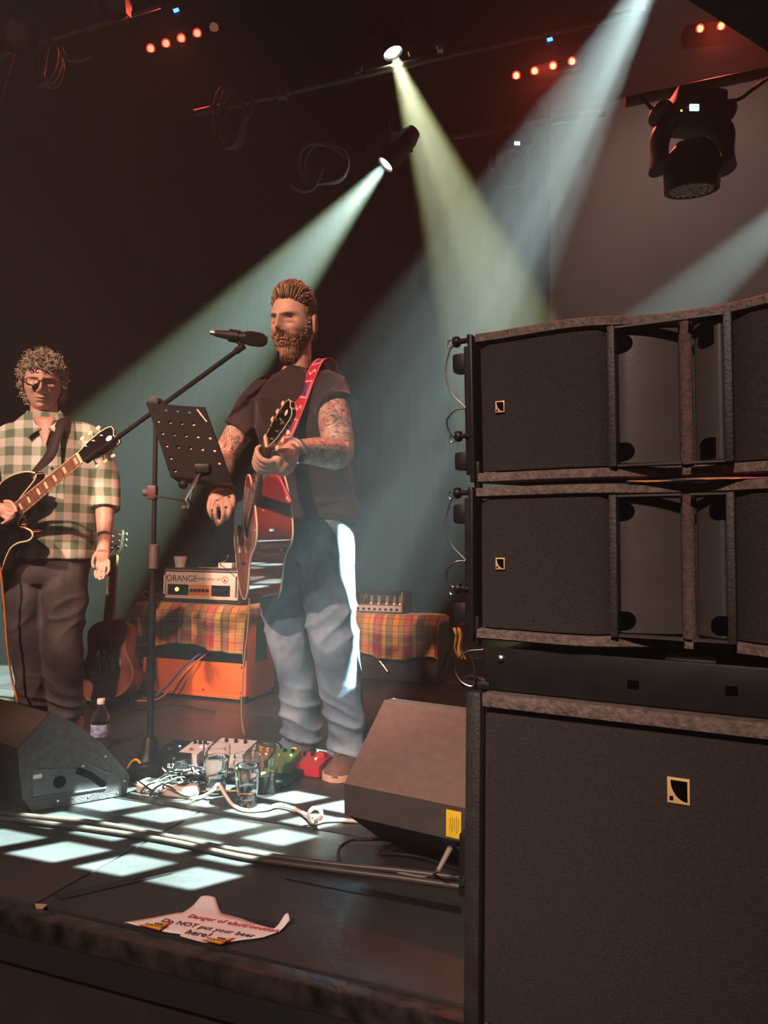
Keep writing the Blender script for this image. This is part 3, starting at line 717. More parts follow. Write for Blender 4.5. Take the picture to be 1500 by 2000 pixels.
# ---- hair, beard
random.seed(3)
HAIR1 = mat('swept_brown_hair', (.25, .125, .06), .42, attr='Col', var=.2, vs=120)
def strands(H, gen, count, name, mt, root, colfn, nseg=6, sides=4):
    mb = MB(); cols = []
    for k in range(count):
        r = gen(k)
        if r is None: continue
        pts, rad = r; n0 = len(mb.v); mb.tube([H.W(p) for p in pts], [rad * H.sc * (1 - .85 * (i / (len(pts) - 1)) ** 2) for i in range(len(pts))], sides)
        c = colfn(); cols += [c] * (len(mb.v) - n0)
    o = mb.build(name, mt, root, sharp=0); set_col(o, cols); return o
def hair1(k):
    for _ in range(50):
        th = random.uniform(-pi, pi); ph = math.asin(random.uniform(-.35, 1.0)); p = H1.base(th, ph)
        front = p.y > .03
        lim = .074 + .010 * sm(.02, .06, abs(p.x)) * -1.4
        if front and p.z < lim: continue
        if not front and p.y > -.02 and p.z < (.035 if p.y > 0.01 else -.02): continue
        if p.y <= -.02 and p.z < -.06: continue
        break
    else: return None
    top = sm(.045, .085, p.z)
    pts = [p * .99]; q = p.copy(); n = 7; Ln = .018 + .042 * top + random.uniform(0, .012)
    d = V3((p.x * 4 * (1 - top) * .2 + random.uniform(-.12, .12) + .25 * top, -1, -.9 * (1 - top) + .12))
    for i in range(1, n):
        f = i / (n - 1); q = q + d * (Ln / n); lift = .003 + top * (.010 + .012 * sin(f * pi) * (1.0 if p.y > .02 else .55)) * sm(0, .25, f) + .0015 * sin(7 * f + k)
        pts.append(H1.proj(q, lift)); d.x += random.uniform(-.1, .1)
    return pts, .0026 if top > .3 else .0018
tone = lambda a, b: (lambda: lerp3(a, b, random.random()))
strands(H1, hair1, 1500, 'hair', HAIR1, singer, tone((.12, .070, .040), (.40, .27, .165)))
def beard1(k):
    for _ in range(60):
        th = random.uniform(-1.55, 1.55); ph = random.uniform(-1.35, .40); p = H1.pt(th, ph); ax = abs(p.x)
        if p.z > -.044 + random.gauss(0, .006) and not (ax > .052 and p.z > -.075 and p.z < .045 and -.015 < p.y < .040 + random.gauss(0, .008) - .5 * max(0, p.z + .04)): continue
        if g2(p.x, p.z, 0, -.0665, .024, .0100) > .42: continue
        if p.z > -.058 and ax < .012 and random.random() < .5: continue
        break
    else: return None
    n = H1.nrm(th, ph); chin = sm(-.075, -.105, p.z) * sm(.055, .02, ax); ln = .008 + .028 * chin + .004 * random.random()
    d = (n * .55 + V3((0, .1, -1.0))).normalized(); pts = [p - n * .001]
    for i in range(1, 5): pts.append(p + d * (ln * i / 4) + n * (.002 * sin(i)) + V3((random.uniform(-.0015, .0015), 0, 0)))
    return pts, .0019
strands(H1, beard1, 2100, 'beard', HAIR1, singer, tone((.20, .105, .055), (.46, .29, .165)))
# ---- T-shirt
TEE = mat('dark_plum_cotton', (.026, .014, .019), .85, var=.15, vs=12, bump=.25, bs=250, sheen=.15)
tee = MB(); torso(tee, rows + [(at(614, 1020, 2.70), .178, .140)], SY)
slR, slL = shR.lerp(elR, .52), shL.lerp(elL, .30)
limb(tee, [shR + SL * .10 + ZU * .035, shR + SL * .03 + ZU * .010, shR.lerp(elR, .25), slR], [.058, .068, .069, .074], 16)
limb(tee, [shL - SL * .10 + ZU * .040, shL - SL * .03 + ZU * .012, shL.lerp(elL, .2), slL + SL * .010], [.058, .068, .072, .084], 16)
tee_o = cloth('t_shirt', tee, TEE, singer, .006, .008, 6., (1, 1, .5), 12, lambda p, n: .011 * ((1 - abs(noise.noise(V3((p.x * 9 + p.z * 4, p.y * 9, p.z * 7 - p.x * 3))))) ** 4 - .3))
m = MB(); m.tube([at(577, 727, 2.60) + (SL * cos(a) * .066 + SF * sin(a) * .070) + ZU * (-.030 * max(0, sin(a)) + .004) for a in [2 * pi * k / 32 for k in range(32)]], .006, 8, closed=True); m.build('collar', TEE, tee_o)
# ---- jeans
def denim(name, c1, c2, c3):
    m = mat(name, c1, .8, bump=.2, bs=500); nt = m.node_tree; b = nt.nodes['Principled BSDF']; tc = nt.nodes.new('ShaderNodeTexCoord')
    nz = nt.nodes.new('ShaderNodeTexNoise'); nz.inputs['Scale'].default_value = 7; nz.inputs['Detail'].default_value = 7; nt.links.new(tc.outputs['Object'], nz.inputs['Vector'])
    nt.links.new(ramp(nt, nz.outputs[0], [(.32, c1), (.5, c2), (.68, c3)], 'LINEAR'), b.inputs['Base Color']); return m
JEAN1 = denim('faded_blue_denim', (.075, .125, .18), (.155, .23, .31), (.28, .37, .46))
jn = MB(); torso(jn, [(at(613, 1000, 2.70), .166, .125), (at(614, 1030, 2.70), .176, .132), (at(608, 1070, 2.70), .172, .132), (at(602, 1095, 2.70), .150, .115)], SY)
limb(jn, hipL, [.110, .100, .086, .078, .076, .074], 18); limb(jn, hipR, [.105, .092, .076, .074, .074, .072], 18)
def folds(hems, knees):
    def f(p, n):
        d = 0
        for h in hems:
            t = p.z - h
            if t < .24: d += .020 * ((1 - abs(noise.noise(V3((p.x * 5, p.y * 5, p.z * 17 + p.x * 6))))) ** 3 - .45) * sm(.24, .05, t)
        for h in knees:
            t = (p.z - h) / .09
            d += .016 * exp(-t * t) * ((1 - abs(noise.noise(V3((p.x * 6 + 3, p.y * 4, p.z * 13 - p.x * 8))))) ** 3 - .45)
        return d
    return f
jeans1 = cloth('jeans', jn, JEAN1, singer, .006, .007, 5.5, (1.1, 1.1, .5), 5, folds([.10], [.52]))
m = MB()
for k in (0,):
    c = at(608, 985, 2.70); m.loft([[p + ZU * z for p in ering(c, .171, .131, SY, 32, 2.3)] for z in (-.018, .018)], cap=False)
m.build('belt', mat('dark_leather', (.03, .018, .014), .5), jeans1, solid=.004)
SUEDE = mat('brown_suede', (.15, .085, .07), .9, var=.3, vs=40, bump=.4, bs=200); SOLE = mat('tan_sole', (.62, .38, .27), .7, var=.1)
LACE = mat('dark_lace', (.05, .03, .03), .8)
shoe(singer, fl(690, 1476), fl(653, 1530), SUEDE, SOLE, .050, .035, LACE)
shoe(singer, fl(594, 1456), fl(586, 1502), SUEDE, SOLE, .050, .035, LACE)
# ---- watch and ring
wd = (wrL - elL).normalized(); wc = wrL - wd * .012; WF = zframe(wc, wd, SF * -1)
m = MB()
m.tube([WF @ V3((.034 * cos(a), .034 * sin(a), 0)) for a in [2 * pi * k / 24 for k in range(24)]], .0075, 8, closed=True); wt = m.build('watch', STEEL, singer)
vc = (CP - wc); vc = (vc - wd * vc.dot(wd)).normalized(); vc = (vc * .8 - ZU * .6); vc = (vc - wd * vc.dot(wd)).normalized()
m = MB(); m.lathe([(.0001, 0), (.016, 0), (.017, .003), (.016, .008), (.013, .009), (.0001, .009)], wc + vc * .033, vc, 20); m.build('watch_face', mat('black_dial', (.01, .01, .012), .2), wt)

# =============================================================== the second guitarist
p2 = thing('person', 'grey curly-haired person in glasses and a checked green shirt with electric guitar', 'person', fl(100, 1412), 'musicians on stage')
PY = radians(-8); Y2 = 3.12
SK2 = skin_mat('guitarist_skin')
r2 = [(at(86, 808, Y2 - .02), .064, .060), (at(87, 822, Y2 - .01), .098, .080), (at(91, 842, Y2), .150, .100), (at(95, 876, Y2), .186, .120), (at(98, 930, Y2), .186, .125), (at(102, 1000, Y2), .172, .128), (at(102, 1060, Y2), .170, .130), (at(101, 1082, Y2), .172, .130)]
s2L, e2L, w2L = at(178, 862, Y2), at(206, 945, Y2 + .05), at(204, 1062, Y2 - .04)
s2R, e2R, w2R = at(12, 862, Y2), at(-48, 945, Y2 - .02), at(-22, 990, Y2 - .24)
h2L = [at(126, 1095, Y2), at(125, 1180, Y2 - .02), at(122, 1255, Y2 - .04), at(128, 1325, Y2), at(132, 1385, Y2 + .03), at(133, 1400, Y2 + .03)]
h2R = [at(60, 1095, Y2), at(54, 1180, Y2 - .02), at(58, 1255, Y2 - .03), at(64, 1325, Y2), at(70, 1378, Y2 + .03), at(71, 1395, Y2 + .03)]
b2 = MB(); torso(b2, [(c, a * .88, b * .88) for c, a, b in r2] + [(at(98, 1110, Y2), .15, .11)], PY)
limb(b2, [at(86, 826, Y2), at(86, 800, Y2 - .01), at(86, 780, Y2 - .02), at(85, 755, Y2 - .02)], [.062, .055, .053, .053], 18)
limb(b2, [s2L, s2L.lerp(e2L, .5), e2L, e2L.lerp(w2L, .35), w2L], [.055, .050, .042, .043, .027])
limb(b2, [s2R, s2R.lerp(e2R, .5), e2R, e2R.lerp(w2R, .35), w2R], [.055, .050, .042, .043, .027])
for h in (h2L, h2R): limb(b2, h, [.08, .075, .052, .052, .036, .036])
limb(b2, [w2L, at(201, 1080, Y2 - .06)], [.027, .030], 10); b2.ell(at(201, 1083, Y2 - .06), (.031, .019, .042))
for c in (((191, 1096), (188, 1110), (186, 1121), (188, 1128)), ((198, 1099), (196, 1114), (194, 1125), (195, 1132)), ((205, 1098), (204, 1113), (203, 1123), (202, 1130)), ((212, 1094), (213, 1106), (212, 1115), (209, 1121)), ((191, 1076), (183, 1088), (181, 1100), (183, 1108))):
    finger(b2, [at(x, y, Y2 - .066 - .010 * q) for q, (x, y) in enumerate(c)], .0078)
limb(b2, [w2R, at(0, 996, Y2 - .29)], [.027, .030], 10); b2.ell(at(2, 997, Y2 - .29), (.040, .022, .030))
for k, c in enumerate((((12, 985), (24, 989), (28, 1000), (20, 1008)), ((13, 993), (26, 999), (26, 1010), (16, 1014)), ((11, 1001), (22, 1009), (20, 1017), (10, 1018)), ((6, 1008), (15, 1016), (12, 1022), (4, 1022)), ((8, 979), (20, 980), (29, 990), (32, 999)))):
    finger(b2, [at(x, y, Y2 - .30 - .012 * q) for q, (x, y) in enumerate(c)], .0080)
hy2, hq2 = radians(-22), radians(9)
Hf = V3((-sin(hy2) * cos(hq2), -cos(hy2) * cos(hq2), -sin(hq2))); Hx = Hf.cross(ZU).normalized(); Hz = Hx.cross(Hf).normalized()
HM2 = frame(at(84, 751, Y2 - .04), Hx, Hf, Hz)
def skin2(p, th, ph):
    x, y, z = p; ax = abs(x); c = (.60, .36, .27)
    if y > 0:
        c = lerp3(c, (.64, .30, .22), .6 * g2(ax, z, .042, -.022, .024, .02) + .6 * g2(x, z, 0, -.03, .015, .014))
        c = lerp3(c, (.45, .19, .16), min(1, g2(x, z, 0, -.0665, .020, .006)))
        c = lerp3(c, (.40, .28, .20), .6 * g2(ax, z, .031, .024, .017, .004))
        c = lerp3(c, (.75, .68, .62), g2(ax, z, .031, -.001, .010, .004)); c = lerp3(c, (.05, .04, .04), g2(ax, z, .032, -.001, .0045, .0045))
    c = lerp3(c, (.26, .20, .15), sm(.065, .08, z) if y > .02 else sm(-.03, .0, z)); return c
H2 = Head(HM2, False, .98, .24)
finish_body('body', p2, b2, H2.mesh(skin2, 120, 100), SK2, base_col=(.60, .35, .26), voxel=.0040)
CURL = mat('grey_curly_hair', (.4, .33, .25), .5, attr='Col', var=.2, vs=100)
random.seed(11)
def curls(k):
    for _ in range(60):
        th = random.uniform(-pi, pi); ph = math.asin(random.uniform(-.75, 1.0)); p = H2.base(th, ph)
        if p.y > .03 and p.z < .058: continue
        if p.y > -.012 and p.z < -.002 and p.y > .0: continue
        if p.y > -.03 and p.z < -.07: continue
        break
    else: return None
    n = H2.nrm(th, ph); out = .012 + .030 * random.random() + .012 * sm(0, .1, p.z); R_ = random.uniform(.006, .010); turns = random.uniform(1.2, 2.0)
    ax = (n + V3((random.uniform(-.8, .8), random.uniform(-.4, .6), random.uniform(-.9, .5))) * .8).normalized()
    e1 = ax.orthogonal().normalized(); e2 = ax.cross(e1); a0 = random.uniform(0, 6.28); pts = []
    for i in range(12):
        f = i / 11; a = a0 + f * turns * 2 * pi; pts.append(p + ax * (out * f) + (e1 * cos(a) + e2 * sin(a)) * R_ * (.35 + f * .75))
    return pts, .0036
strands(H2, curls, 900, 'hair', CURL, p2, tone((.20, .145, .095), (.58, .49, .37)), sides=4)
# glasses
GLF = mat('dark_red_glasses_frame', (.05, .015, .02), .35); gl = thing('glasses', 'dark rectangular glasses worn by the grey curly-haired guitarist', 'glasses', HM2 @ V3((0, .09, 0)))
def hp2(x, y, z): return HM2 @ (V3((x, y, z)) * .98)
for s_ in (-1, 1):
    m = MB(); lens = []
    for k in range(24):
        a = 2 * pi * k / 24; ca, sa = cos(a), sin(a); lens.append(hp2(s_ * .034 + .024 * abs(ca) ** .6 * (1 if ca > 0 else -1), .112 - .16 * (s_ * .034 + .024 * ca) ** 2 / .06 * .35, .002 + .0165 * abs(sa) ** .6 * (1 if sa > 0 else -1)))
    m.tube(lens, .0019, 6, closed=True); m.build('rim', GLF, gl)
    m = MB(); m.prism(lens, (HM2.to_3x3() @ V3((0, -.001, 0)))); m.build('lens', mat('spectacle_lens', (1, 1, 1), .02, trans=1., ior=1.05), gl, smooth=False)
    m = MB(); m.tube([hp2(s_ * .058, .106, .010), hp2(s_ * .074, .085, .012), hp2(s_ * .081, .03, .010), hp2(s_ * .080, -.005, .006)], .0018, 6); m.build('temple_arm', GLF, gl)
m = MB(); m.tube(cr([hp2(-.010, .112, .006), hp2(0, .115, .010), hp2(.010, .112, .006)], 4), .0019, 6); m.build('bridge', GLF, gl)
# checked shirt
def plaid_xz():
    m = mat('green_checked_cotton', (.5, .5, .4), .85, bump=.2, bs=300); nt = m.node_tree; b = nt.nodes['Principled BSDF']; tc = nt.nodes.new('ShaderNodeTexCoord')
    s_ = nt.nodes.new('ShaderNodeSeparateXYZ'); nt.links.new(tc.outputs['Object'], s_.inputs[0])
    def st(sock, per, off):
        f = mth(nt, 'FRACT', mth(nt, 'ADD', mth(nt, 'DIVIDE', sock, per), off)); return mth(nt, 'MULTIPLY', mth(nt, 'SUBTRACT', .27, mth(nt, 'ABSOLUTE', mth(nt, 'SUBTRACT', f, .5))), 30, clamp=True)
    a = st(mth(nt, 'ADD', s_.outputs[0], mth(nt, 'MULTIPLY', s_.outputs[1], .6)), .074, .1); c = st(s_.outputs[2], .078, .3)
    v = mth(nt, 'MULTIPLY', mth(nt, 'ADD', a, c), .5)
    nt.links.new(ramp(nt, v, [(0, (.70, .66, .60)), (.5, (.38, .44, .33)), (1, (.13, .20, .125))], 'LINEAR'), b.inputs['Base Color']); return m
PLAID = plaid_xz()
st_ = MB(); torso(st_, [(c, a + .008, b + .008) for c, a, b in r2] + [(at(101, 1092, Y2), .176, .134)], PY)
limb(st_, [s2L + V3((-.10, 0, .035)), s2L + V3((-.02, 0, .008)), s2L.lerp(e2L, .5), e2L, e2L.lerp(w2L, .42)], [.055, .064, .064, .060, .056], 16)
limb(st_, [s2R + V3((.10, 0, .035)), s2R + V3((.02, 0, .008)), s2R.lerp(e2R, .5), e2R, e2R.lerp(w2R, .5)], [.055, .064, .064, .060, .056], 16)
sh2 = cloth('shirt', st_, PLAID, p2, .0065, .008, 6.5, (1, 1, .6))
q = e2L.lerp(w2L, .42); qd = (w2L - e2L).normalized(); m = MB(); m.tube([q - qd * .05, q - qd * .045, q - qd * .02, q + qd * .004, q + qd * .006], [.055, .063, .065, .062, .052], 18); m.build('rolled_cuff', PLAID, sh2)
# collar wings and placket
for s_ in (-1, 1):
    c0, c1, c2, c3 = at(86 + s_ * 31, 802, Y2 - .03), at(86 + s_ * 7 + 2, 838, Y2 - .140), at(86 + s_ * 32, 856, Y2 - .150), at(86 + s_ * 43, 820, Y2 - .07)
    m = MB(); m.grid(lambda i, j: c0.lerp(c1, i).lerp(c3.lerp(c2, i), j) + V3((0, -.012 * sin(pi * i), .006 * sin(pi * j))), 6, 4); m.build('collar', PLAID, sh2, solid=.005, sharp=0)
m = MB(); va, vb, vc_ = at(64, 815, Y2 - .118), at(109, 815, Y2 - .118), at(88, 872, Y2 - .149)
m.grid(lambda i, j: va.lerp(vb, i).lerp(vc_, j) + V3((0, -.012 * sin(pi * i) * (1 - j), 0)), 6, 6); o = m.build('open_neck', SK2, p2, solid=.002, sharp=0); set_col(o, [(.60, .33, .25)] * len(o.data.vertices))
for y in (905, 965, 1030):
    c = at(90 + (y - 860) * .03, y, Y2 - .146); m = MB(); m.lathe([(.0001, 0), (.006, 0), (.006, .003), (.0001, .003)], c, (0, -1, 0), 10); m.build('button', WHITE, sh2)
JEAN2 = denim('dark_grey_denim', (.024, .022, .026), (.048, .043, .046), (.085, .076, .078))
j2 = MB(); torso(j2, [(at(99, 1070, Y2), .160, .118), (at(97, 1098, Y2), .165, .122), (at(94, 1122, Y2), .160, .120), (at(92, 1140, Y2), .13, .10)], PY)
limb(j2, h2L, [.098, .092, .080, .074, .070, .068], 18); limb(j2, h2R, [.098, .092, .080, .074, .070, .068], 18)
cloth('jeans', j2, JEAN2, p2, .0065, .008, 5.5, (1.1, 1.1, .5), 5, folds([.07], [.5]))
TANS = mat('tan_suede', (.36, .22, .13), .85, var=.25, vs=30, bump=.3); LAC2 = mat('brown_lace', (.16, .07, .03), .8)
shoe(p2, fl(72, 1392), fl(66, 1423), TANS, mat('pale_sole', (.5, .42, .3), .7), .047, 0, LAC2)
shoe(p2, fl(131, 1396), fl(142, 1427), TANS, mat('pale_sole', (.5, .42, .3), .7), .047, 0, LAC2)
# ------------------------------------------------------------------ guitars
def outline(ctrl, n=8):
    """ctrl: (a, half-width) along the bass side, mirrored with the treble list"""
    return [(p.x, p.y) for p in cr([V3((a, w, 0)) for a, w in ctrl], n)]
def bodyrim(mb, M, pts, n0, n1): mb.M = M; mb.prism([(a, s, n0) for a, s in pts], (0, 0, n1 - n0)); mb.M = I4
def binding(mb, M, pts, n, r): mb.tube([M @ V3((a, s, n)) for a, s in pts], r, 6, closed=True)
def burst(name, c1, c2, rough=.16):
    m = mat(name, c1, rough, var=.25, vs=14, coat=.6, stretch=(1, 1, 1)); return m
half = [(0.0, .0), (.006, .085), (.035, .155), (.09, .196), (.15, .203), (.21, .180), (.27, .145), (.315, .134), (.36, .137), (.41, .146), (.455, .142), (.490, .112), (.505, .060), (.508, .0)]
hb = [(a, -w) for a, w in outline(half, 4)]; ht = [(a, w) for a, w in outline(half, 4)]
acpts = ht[:-1] + hb[::-1][:-1]
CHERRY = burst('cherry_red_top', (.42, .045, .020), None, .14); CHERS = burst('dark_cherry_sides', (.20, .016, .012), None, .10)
ROSE = mat('rosewood', (.10, .045, .028), .5, var=.35, vs=20, stretch=(1, 8, 1)); MAHO = mat('mahogany_neck', (.18, .05, .025), .3, var=.2)
LACQ = mat('black_lacquer', (.008, .007, .007), .12, coat=.5); IVORY = mat('ivory_tuner', (.85, .70, .42), .35)
ag = thing('acoustic_guitar', 'cherry red acoustic guitar with cream binding held by the bearded singer', 'guitar', G(.0, .15, -.06))
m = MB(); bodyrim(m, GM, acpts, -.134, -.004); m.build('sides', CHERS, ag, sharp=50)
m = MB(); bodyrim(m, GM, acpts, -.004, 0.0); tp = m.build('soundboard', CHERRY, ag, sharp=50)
for n_ in (-.003, -.133):
    m = MB(); binding(m, GM, acpts, n_, .0035); m.build('binding', CREAM, ag)
m = MB(GM); m.prism([(.325 + .05 * cos(a), .05 * sin(a), .0003) for a in [2 * pi * k / 28 for k in range(28)]], (0, 0, .0006)); m.build('sound_hole', BLACKHOLE, tp, smooth=False)
m = MB(GM); m.prism([(.375, .018, .0003), (.385, .07, .0003), (.34, .10, .0003), (.27, .085, .0003), (.24, .035, .0003), (.29, .05, .0003), (.325, .06, .0003), (.35, .05, .0003)], (0, 0, .0016)); m.build('pickguard', mat('tortoise_pickguard', (.07, .03, .02), .15, var=.6, vs=50), tp, smooth=False)
m = MB(GM); m.box((.175, 0, .005), (.03, .17, .010), bev=.003); br = m.build('bridge', ROSE, ag)
m = MB(GM); m.box((.18, 0, .012), (.004, .075, .006)); m.build('saddle', IVORY, br)
for k in range(6): m = MB(GM); m.lathe([(.003, 0), (.0035, .006), (.0001, .008)], (.168, -.027 + .0108 * k, .008), (0, 0, 1), 8); m.build('bridge_pin', IVORY, br)
m = MB(GM); rings = []
for a, w, d in ((.38, .028, -.004), (.50, .028, -.05), (.535, .027, -.028), (.60, .0265, -.021), (.80, .0225, -.019), (.835, .022, -.019), (.85, .021, -.012)):
    rings.append([(a, w * cos(t), .004 + (d - .004) * sin(t)) for t in [pi * k / 10 for k in range(11)]])
m.loft(rings); m.build('neck', MAHO, ag)
m = MB(GM); m.loft([[(a, -w, .003), (a, -w, .008), (a, w, .008), (a, w, .003)] for a, w in ((.355, .0285), (.84, .0215))]); fb = m.build('fretboard', ROSE, ag, smooth=False)
sc_len = .645
for k in range(1, 20):
    a = .84 - sc_len * (1 - 2 ** (-k / 12))
    if a > .36: m = MB(GM); m.box((a, 0, .0085), (.002, .05, .002)); m.build('fret', STEEL, fb)
    if k in (3, 5, 7, 9, 12, 15): a2 = .84 - sc_len * (1 - 2 ** (-(k - .5) / 12)); m = MB(GM); m.box((a2, 0, .0083), (.010, .022, .0012)); m.build('inlay', IVORY, fb)
m = MB(GM); m.box((.8425, 0, .007), (.006, .044, .010)); m.build('nut', IVORY, ag)
HR = GM @ Matrix.Translation((.845, 0, .004)) @ Matrix.Rotation(radians(15), 4, 'Y')
hs = [(0, .023), (.02, .028), (.06, .037), (.12, .039), (.165, .036), (.178, .030), (.185, .015), (.178, .0)]
hsp = hs + [(a, -w) for a, w in hs[::-1][1:]]
m = MB(HR); m.prism([(a, s, -.014) for a, s in hsp], (0, 0, .014)); hd_ = m.build('headstock', LACQ, ag, sharp=30)
m = MB(); m.tube([HR @ V3((a, s, 0)) for a, s in hsp], .0016, 6, closed=True); m.build('headstock_binding', CREAM, hd_)
def tuners(HRm, parent, As, w, key_m, post_m, zk=-.008):
    for a in As:
        for s_ in (-1, 1):
            m = MB(HRm); m.lathe([(.0055, 0), (.0055, .002), (.003, .003), (.003, .011), (.0001, .012)], (a, s_ * w * .62, 0), (0, 0, 1), 10); m.tube([(a, s_ * w * .5, zk), (a, s_ * (w + .012), zk)], .0028, 8); t_ = m.build('tuner_post', post_m, parent)
            m = MB(HRm); m.tube([(a - .009, s_ * (w + .020), zk), (a - .005, s_ * (w + .0215), zk), (a + .005, s_ * (w + .0215), zk), (a + .009, s_ * (w + .020), zk)], [.004, .0085, .0085, .004], 10, flat=.5); m.build('tuner_key', key_m, t_)
tuners(HR, hd_, (.045, .085, .125), .037, IVORY, GOLD)
m = MB(HR); m.ell((.150, 0, .0008), (.012, .008, .0008)); m.tube([(.105, -.012, .001), (.115, 0, .001), (.105, .010, .001), (.125, .014, .001)], .0012, 5); m.text('mmm', .016, Matrix.Translation((.150, .0, .001)) @ Matrix.Rotation(-pi / 2, 4, 'Z')) if False else None
m.build('pearl_inlay', mat('pearl', (.8, .75, .62), .3), hd_)
for k in range(6):
    s0, s1 = -.027 + .0108 * k, -.0175 + .007 * k; m = MB(GM); m.tube([(.180, s0, .0145), (.842, s1, .0125)], .0006, 4); m.build('string', GOLD if k < 3 else STEEL, ag)
m = MB(GM); m.lathe([(.007, 0), (.006, .01), (.0001, .012)], (.0, .0, -.056), (-1, 0, 0), 10); m.build('end_pin', STEEL, ag)
m = MB(GM); m.lathe([(.010, 0), (.010, .003), (.004, .004), (.0001, .004)], (.485, .118, -.055), (.3, .95, 0), 12); m.build('strap_button', STEEL, ag)
# strap, woven red with blue squares
STR = bpy.data.materials.new('woven_red_strap'); STR.use_nodes = True; nt = STR.node_tree; b = nt.nodes['Principled BSDF']; b.inputs['Roughness'].default_value = .8
tc = nt.nodes.new('ShaderNodeTexCoord'); s_ = nt.nodes.new('ShaderNodeSeparateXYZ'); nt.links.new(tc.outputs['UV'], s_.inputs[0])
fy_ = mth(nt, 'FRACT', mth(nt, 'ADD', mth(nt, 'MULTIPLY', s_.outputs[1], 5.0), .35)); ax_ = mth(nt, 'ABSOLUTE', mth(nt, 'SUBTRACT', s_.outputs[0], .5)); ay_ = mth(nt, 'ABSOLUTE', mth(nt, 'SUBTRACT', fy_, .5))
def inside(lx, ly): return mth(nt, 'MULTIPLY', mth(nt, 'LESS_THAN', ax_, lx), mth(nt, 'LESS_THAN', ay_, ly))
c = mixc(nt, (.50, .015, .045), (.75, .45, .45), inside(.36, .25)); c = mixc(nt, c, (.42, .02, .07), inside(.29, .21)); c = mixc(nt, c, (.07, .035, .20), mth(nt, 'MULTIPLY', inside(.22, .17), mth(nt, 'GREATER_THAN', mth(nt, 'ADD', s_.outputs[0], mth(nt, 'MULTIPLY', fy_, .6)), .72)))
edge = mth(nt, 'MULTIPLY', mth(nt, 'GREATER_THAN', ax_, .42), mth(nt, 'LESS_THAN', ax_, .46)); c = mixc(nt, c, (.7, .35, .36), edge)
zz_ = mth(nt, 'LESS_THAN', mth(nt, 'ABSOLUTE', mth(nt, 'SUBTRACT', mth(nt, 'FRACT', mth(nt, 'ADD', fy_, .5)), mth(nt, 'ADD', .5, mth(nt, 'MULTIPLY', mth(nt, 'SINE', mth(nt, 'MULTIPLY', s_.outputs[0], 13)), .05)))), .03)
c = mixc(nt, c, (.8, .5, .48), mth(nt, 'MULTIPLY', zz_, mth(nt, 'LESS_THAN', ax_, .3))); nt.links.new(c, b.inputs['Base Color'])
NF = SF + V3((0, 0, .25))
ribbon('strap', [at(652, 725, 2.70), at(640, 703, 2.60), at(622, 706, 2.525), at(604, 742, 2.478), at(588, 785, 2.470), at(568, 835, 2.470), at(548, 880, 2.44), at(530, 915, 2.36), G(.500, .030, -.120)], [SL * .3 + ZU, SL * .2 + ZU, SF * .7 + ZU * .7, NF, NF, NF, NF, SF, SF], .056, .003, STR, ag, label='red woven strap with blue squares')
# guitar lead from the end of the acoustic to the floor
def cable(name, pts, r, m, label, cat='cable', group=None, per=8):
    mb = MB(); mb.tube(cr(pts, per), r, 8); return mb.build(name, m, label=label, cat=cat, group=group, sharp=0)
TANC = mat('tan_cable_jacket', (.42, .24, .13), .5); ORC = mat('orange_cable_jacket', (.75, .20, .03), .45); WHC = mat('white_cable_jacket', (.72, .62, .52), .5); YLC = mat('yellow_cable_jacket', (.70, .40, .03), .5); BLC = mat('blue_cable_jacket', (.04, .10, .45), .45); GRC = mat('grey_cable_jacket', (.16, .13, .12), .5)
cable('guitar_lead', [G(-.012, 0, -.056), G(-.035, .01, -.055), at(488, 1140, 2.68), at(485, 1215, 2.70), at(477, 1290, 2.72), at(472, 1360, 2.72), at(473, 1410, 2.74), at(480, 1440, 2.76), fl(490, 1452, .006), fl(520, 1462, .006)], .0032, TANC, 'tan guitar lead hanging from the red acoustic guitar to the floor')
cable('pickup_wire', [at(443, 1096, 2.58), at(430, 1040, 2.36), at(408, 1018, 2.32), at(402, 988, 2.33), at(408, 955, 2.36)], .0012, BLK, 'thin black wire looped over the strumming hand of the singer')

# ---- electric guitar
en, ej = at(163, 895, 2.72), at(48, 990, 2.86)
EA_ = (en - ej).normalized(); EN_ = V3((.10, -1, .12)); EN_ = (EN_ - EA_ * EN_.dot(EA_)).normalized(); ES_ = EA_.cross(EN_).normalized()
EJ = (en - ej).length
EM = frame(ej, EA_, ES_, EN_)     # origin where the neck meets the body; +s treble (down)
top_ = [(-.42, .0), (-.415, -.07), (-.385, -.125), (-.32, -.162), (-.25, -.160), (-.19, -.128), (-.14, -.110), (-.09, -.116), (-.035, -.134), (.03, -.128), (.095, -.106), (.136, -.078), (.138, -.062), (.115, -.050), (.07, -.042), (.03, -.035), (.010, -.030)]
bot_ = [(-.012, .030), (-.050, .038), (-.055, .055), (-.030, .080), (-.012, .105), (-.020, .125), (-.050, .126), (-.10, .108), (-.15, .106), (-.20, .128), (-.26, .160), (-.33, .160), (-.39, .118), (-.415, .06)]
ep = outline(top_, 4) + outline(bot_, 4)
EB_ = mat('black_gloss_body', (.007, .006, .006), .10, coat=.6)
eg = thing('electric_guitar', 'black electric guitar with cream binding held by the grey-haired guitarist', 'guitar', EM @ V3((-.2, .15, 0)))
m = MB(); bodyrim(m, EM, ep, -.030, .016); bo = m.build('body', EB_, eg, sharp=50)
m = MB(); binding(m, EM, ep, .0155, .0035); m.build('binding', CREAM, eg)
m = MB(EM); m.loft([[(a, w * cos(t), .020 - (.022 if a > -.02 else .01) * sin(t)) for t in [pi * k / 8 for k in range(9)]] for a, w in ((-.06, .028), (0, .027), (EJ, .0215))]); m.build('neck', MAHO, eg)
